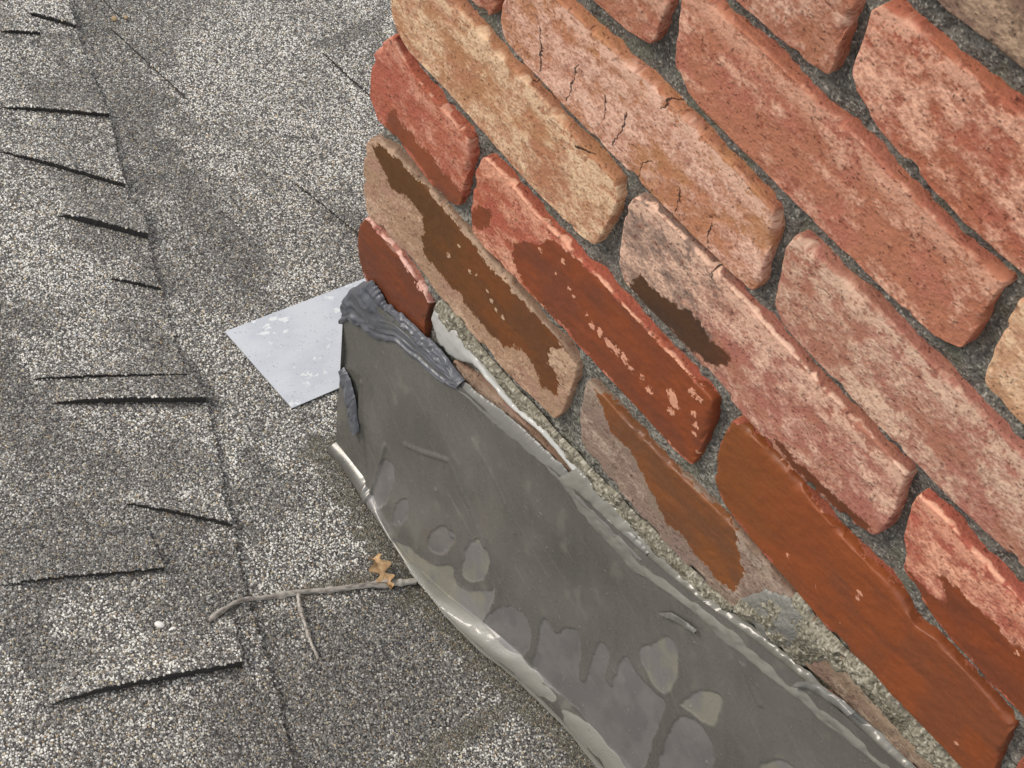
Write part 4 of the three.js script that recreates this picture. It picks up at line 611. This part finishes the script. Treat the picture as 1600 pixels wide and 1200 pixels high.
  console.log('granules', lists.map((l) => l.length).join(' '));
}

// ---------------------------------------------------------------- pale metal plate under the corner of the flashing
{
  const N = 512, d2 = new Uint8Array(N * N * 4);
  const col = dataTex(N, N, (a) => { for (let j = 0; j < N; j++) for (let i = 0; i < N; i++) { const k = (j * N + i) * 4, x = i / 3.2, y = j / 3.2, b = fbm(x / 40, y / 40, 3, 501), m = fbm(x / 9, y / 9, 4, 503), f = fbm(x / 1.5, y / 1.5, 2, 505); let c = mix3(lin([214, 217, 222]), lin([203, 207, 214]), sm(0.3, 0.7, b)); const w = sm(0.6, 0.66, m) * sm(0.52, 0.62, b); c = mix3(c, lin([232, 235, 236]), w); if (noise(x / 1.6, y / 1.6, 507) > 0.93) c = mix3(c, lin([120, 118, 116]), 0.6); a[k] = enc(c[0]); a[k + 1] = enc(c[1]); a[k + 2] = enc(c[2]); a[k + 3] = 255; d2[k] = 128 + 40 * (b - 0.5) + 60 * w; d2[k + 1] = 255 * clamp(0.34 + 0.3 * (m - 0.5) + 0.3 * w); d2[k + 3] = 255; } }, true);
  const tx = dataTex(N, N, (a) => a.set(d2));
  const m = new THREE.MeshPhysicalMaterial({ map: col, bumpMap: tx, bumpScale: 0.0006, roughnessMap: tx, roughness: 1, metalness: 0.25 });
  const [p0, p1, p2, p3, p4, p5] = PLATE, a = p0, b = p1, c = [p1[0] + 160, p1[1] + 26], d = [p5[0] + 70, p5[1] - 26];
  const f = (u, v, dz) => { const x = mix(mix(a[0], b[0], v), mix(p5[0], -62, v), u), s = mix(mix(a[1], b[1], v), mix(p5[1], b[1] + 3, v), u); return roofPoint(x, s, 5.4 - dz - 1.2 * u * (1 - v) + 0.8 * Math.sin(u * 3) * v); };
  const top = gridGeo(30, 30, (u, v) => f(u, v, 0), (u, v) => [u, v]), under = gridGeo(30, 30, (u, v) => f(u, v, 0.9), (u, v) => [u, v]);
  const rim = gridGeo(30, 1, (u, v) => f(0, u, v * 0.9)), rim2 = gridGeo(30, 1, (u, v) => f(u, 0, v * 0.9)), rim3 = gridGeo(30, 1, (u, v) => f(u, 1, v * 0.9));
  const o = mesh('metal_plate', mergeGeometries([top, under, rim, rim2, rim3]), m); scene.add(o);
  o.userData = { label: 'pale bluish metal plate on the shingles behind the corner of the flashing', category: 'metal plate' };
}

// ---------------------------------------------------------------- twig, leaf, bits of litter
function twigGeo(pts, r0, r1, seed, lift) {
  const curve = new THREE.CatmullRomCurve3(pts.map(([x, s], i) => new THREE.Vector3(...roofPoint(x, s, surfaceH(x, s) + lift + (hash(i, 1, seed) - 0.3) * 1.6))));
  const g = new THREE.TubeGeometry(curve, 140, 1, 10, false), p = g.attributes.position, c = new THREE.Vector3();
  for (let i = 0; i <= 140; i++) { curve.getPointAt(i / 140, c); const knot = 1 + 0.5 * sm(0.62, 0.8, fbm(i / 9, 1, 2, seed)) , r = mix(r0, r1, i / 140) * knot * (0.85 + 0.3 * fbm(i / 3, 4, 2, seed + 1)) / 1000; for (let j = 0; j <= 10; j++) { const k = i * 11 + j, rr = r * (0.85 + 0.3 * noise(i / 4, j % 10, seed + 5)); p.setXYZ(k, c.x + (p.getX(k) - c.x) * rr, c.y + (p.getY(k) - c.y) * rr, c.z + (p.getZ(k) - c.z) * rr); } }
  g.computeVertexNormals(); return g;
}
{
  const bark = new THREE.MeshStandardMaterial({ roughness: 0.9, map: dataTex(256, 64, (a) => { for (let j = 0; j < 64; j++) for (let i = 0; i < 256; i++) { const k = (j * 256 + i) * 4, n = fbm(i / 8, j / 10, 4, 601), l = fbm(i / 20, j / 18, 3, 603), c = mix3(mix3(lin([128, 121, 114]), lin([176, 169, 160]), sm(0.3, 0.7, n)), lin([196, 190, 178]), 0.6 * sm(0.52, 0.66, l)); a[k] = enc(c[0]); a[k + 1] = enc(c[1]); a[k + 2] = enc(c[2]); a[k + 3] = 255; } }, true) });
  const t = thing('twig', 'thin grey dry forked twig lying on the shingles below the flashing', 'twig');
  mesh('stem', twigGeo(TWIG, 1.5, 2.5, 611, 2.0), bark, t); mesh('side_shoot', twigGeo(TWIG2, 1.8, 0.9, 621, 1.8), bark, t);
  // lobed dry oak leaf
  const [a, b] = LEAF, L = Math.hypot(b[0] - a[0], b[1] - a[1]), ux = (b[0] - a[0]) / L, us = (b[1] - a[1]) / L, lobes = (v) => (0.16 + 0.84 * Math.sin(Math.PI * Math.min(1, v * 0.96 + 0.04)) ** 0.7) * (0.66 + 0.4 * Math.cos(v * 19 - 0.5)) * 10.5 * (1.05 - 0.35 * v);
  const lm = new THREE.MeshStandardMaterial({ roughness: 0.7, map: dataTex(96, 96, (d) => { for (let j = 0; j < 96; j++) for (let i = 0; i < 96; i++) { const k = (j * 96 + i) * 4, n = fbm(i / 12, j / 12, 4, 631), vein = Math.min(Math.abs(i - 48) / 3, Math.abs(((j * 2 + Math.abs(i - 48)) % 30) - 15) / 2.2), c = mix3(mix3(lin([200, 166, 124]), lin([172, 136, 96]), sm(0.35, 0.7, n)), lin([226, 196, 148]), 0.6 * (1 - clamp(vein))); d[k] = enc(c[0]); d[k + 1] = enc(c[1]); d[k + 2] = enc(c[2]); d[k + 3] = 255; } }, true) });
  const leafAt = (u, v, dz) => { const w = (u * 2 - 1) * lobes(v), bend = (v - 0.5) * L * 1.35, x = (a[0] + b[0]) / 2 + ux * bend - us * w, s = (a[1] + b[1]) / 2 + us * bend + ux * w; return roofPoint(x, s, 7.5 + 2.2 * Math.sin(v * 5) + Math.abs(u * 2 - 1) ** 1.5 * (2.5 * Math.sin(v * 7 + 1) + 2) - dz); };
  const leaf = mesh('fallen_leaf', mergeGeometries([gridGeo(24, 60, (u, v) => leafAt(u, v, 0)), gridGeo(24, 60, (u, v) => leafAt(u, v, 0.35))]), lm); scene.add(leaf);
  leaf.userData = { label: 'small tan lobed dry oak leaf caught on the twig', category: 'leaf' };
  const bud = thing('fallen_bud', 'tiny tan bud lying on the shingles near the top left', 'bud');
  const bm = new THREE.MeshStandardMaterial({ color: 0xa08a68, roughness: 0.8 }), bp = BUD;
  bp.forEach(([x, s], i) => { const g = new THREE.IcosahedronGeometry(i ? 0.0018 : 0.0025, 2), p = g.attributes.position; for (let k = 0; k < p.count; k++) { const f = 0.8 + 0.4 * noise(p.getX(k) * 900, p.getY(k) * 900 + p.getZ(k) * 500, 641); p.setXYZ(k, p.getX(k) * f * 1.5, p.getY(k) * f, p.getZ(k) * f); } g.computeVertexNormals(); const o = mesh(i ? 'stalk_end' : 'scale', g, bm, bud); o.position.set(...roofPoint(x, s, 4.5)); });
  const cm = new THREE.MeshStandardMaterial({ color: 0xe8e6e0, roughness: 0.6 }), geo = CHIP.map(([x, s], i) => { const g = new THREE.IcosahedronGeometry(i ? 0.0021 : 0.0026, 1); g.scale(1.5, 0.7, 1); g.rotateY(i + 0.6); const p = roofPoint(x, s, 6.2); g.translate(p[0] , p[1], p[2]); return g; });
  const chip = mesh('pale_chip', mergeGeometries(geo), cm); scene.add(chip); chip.userData = { label: 'white stone chip on the shingles left of the twig', category: 'stone chip' };
}
renderer.render(scene, camera);
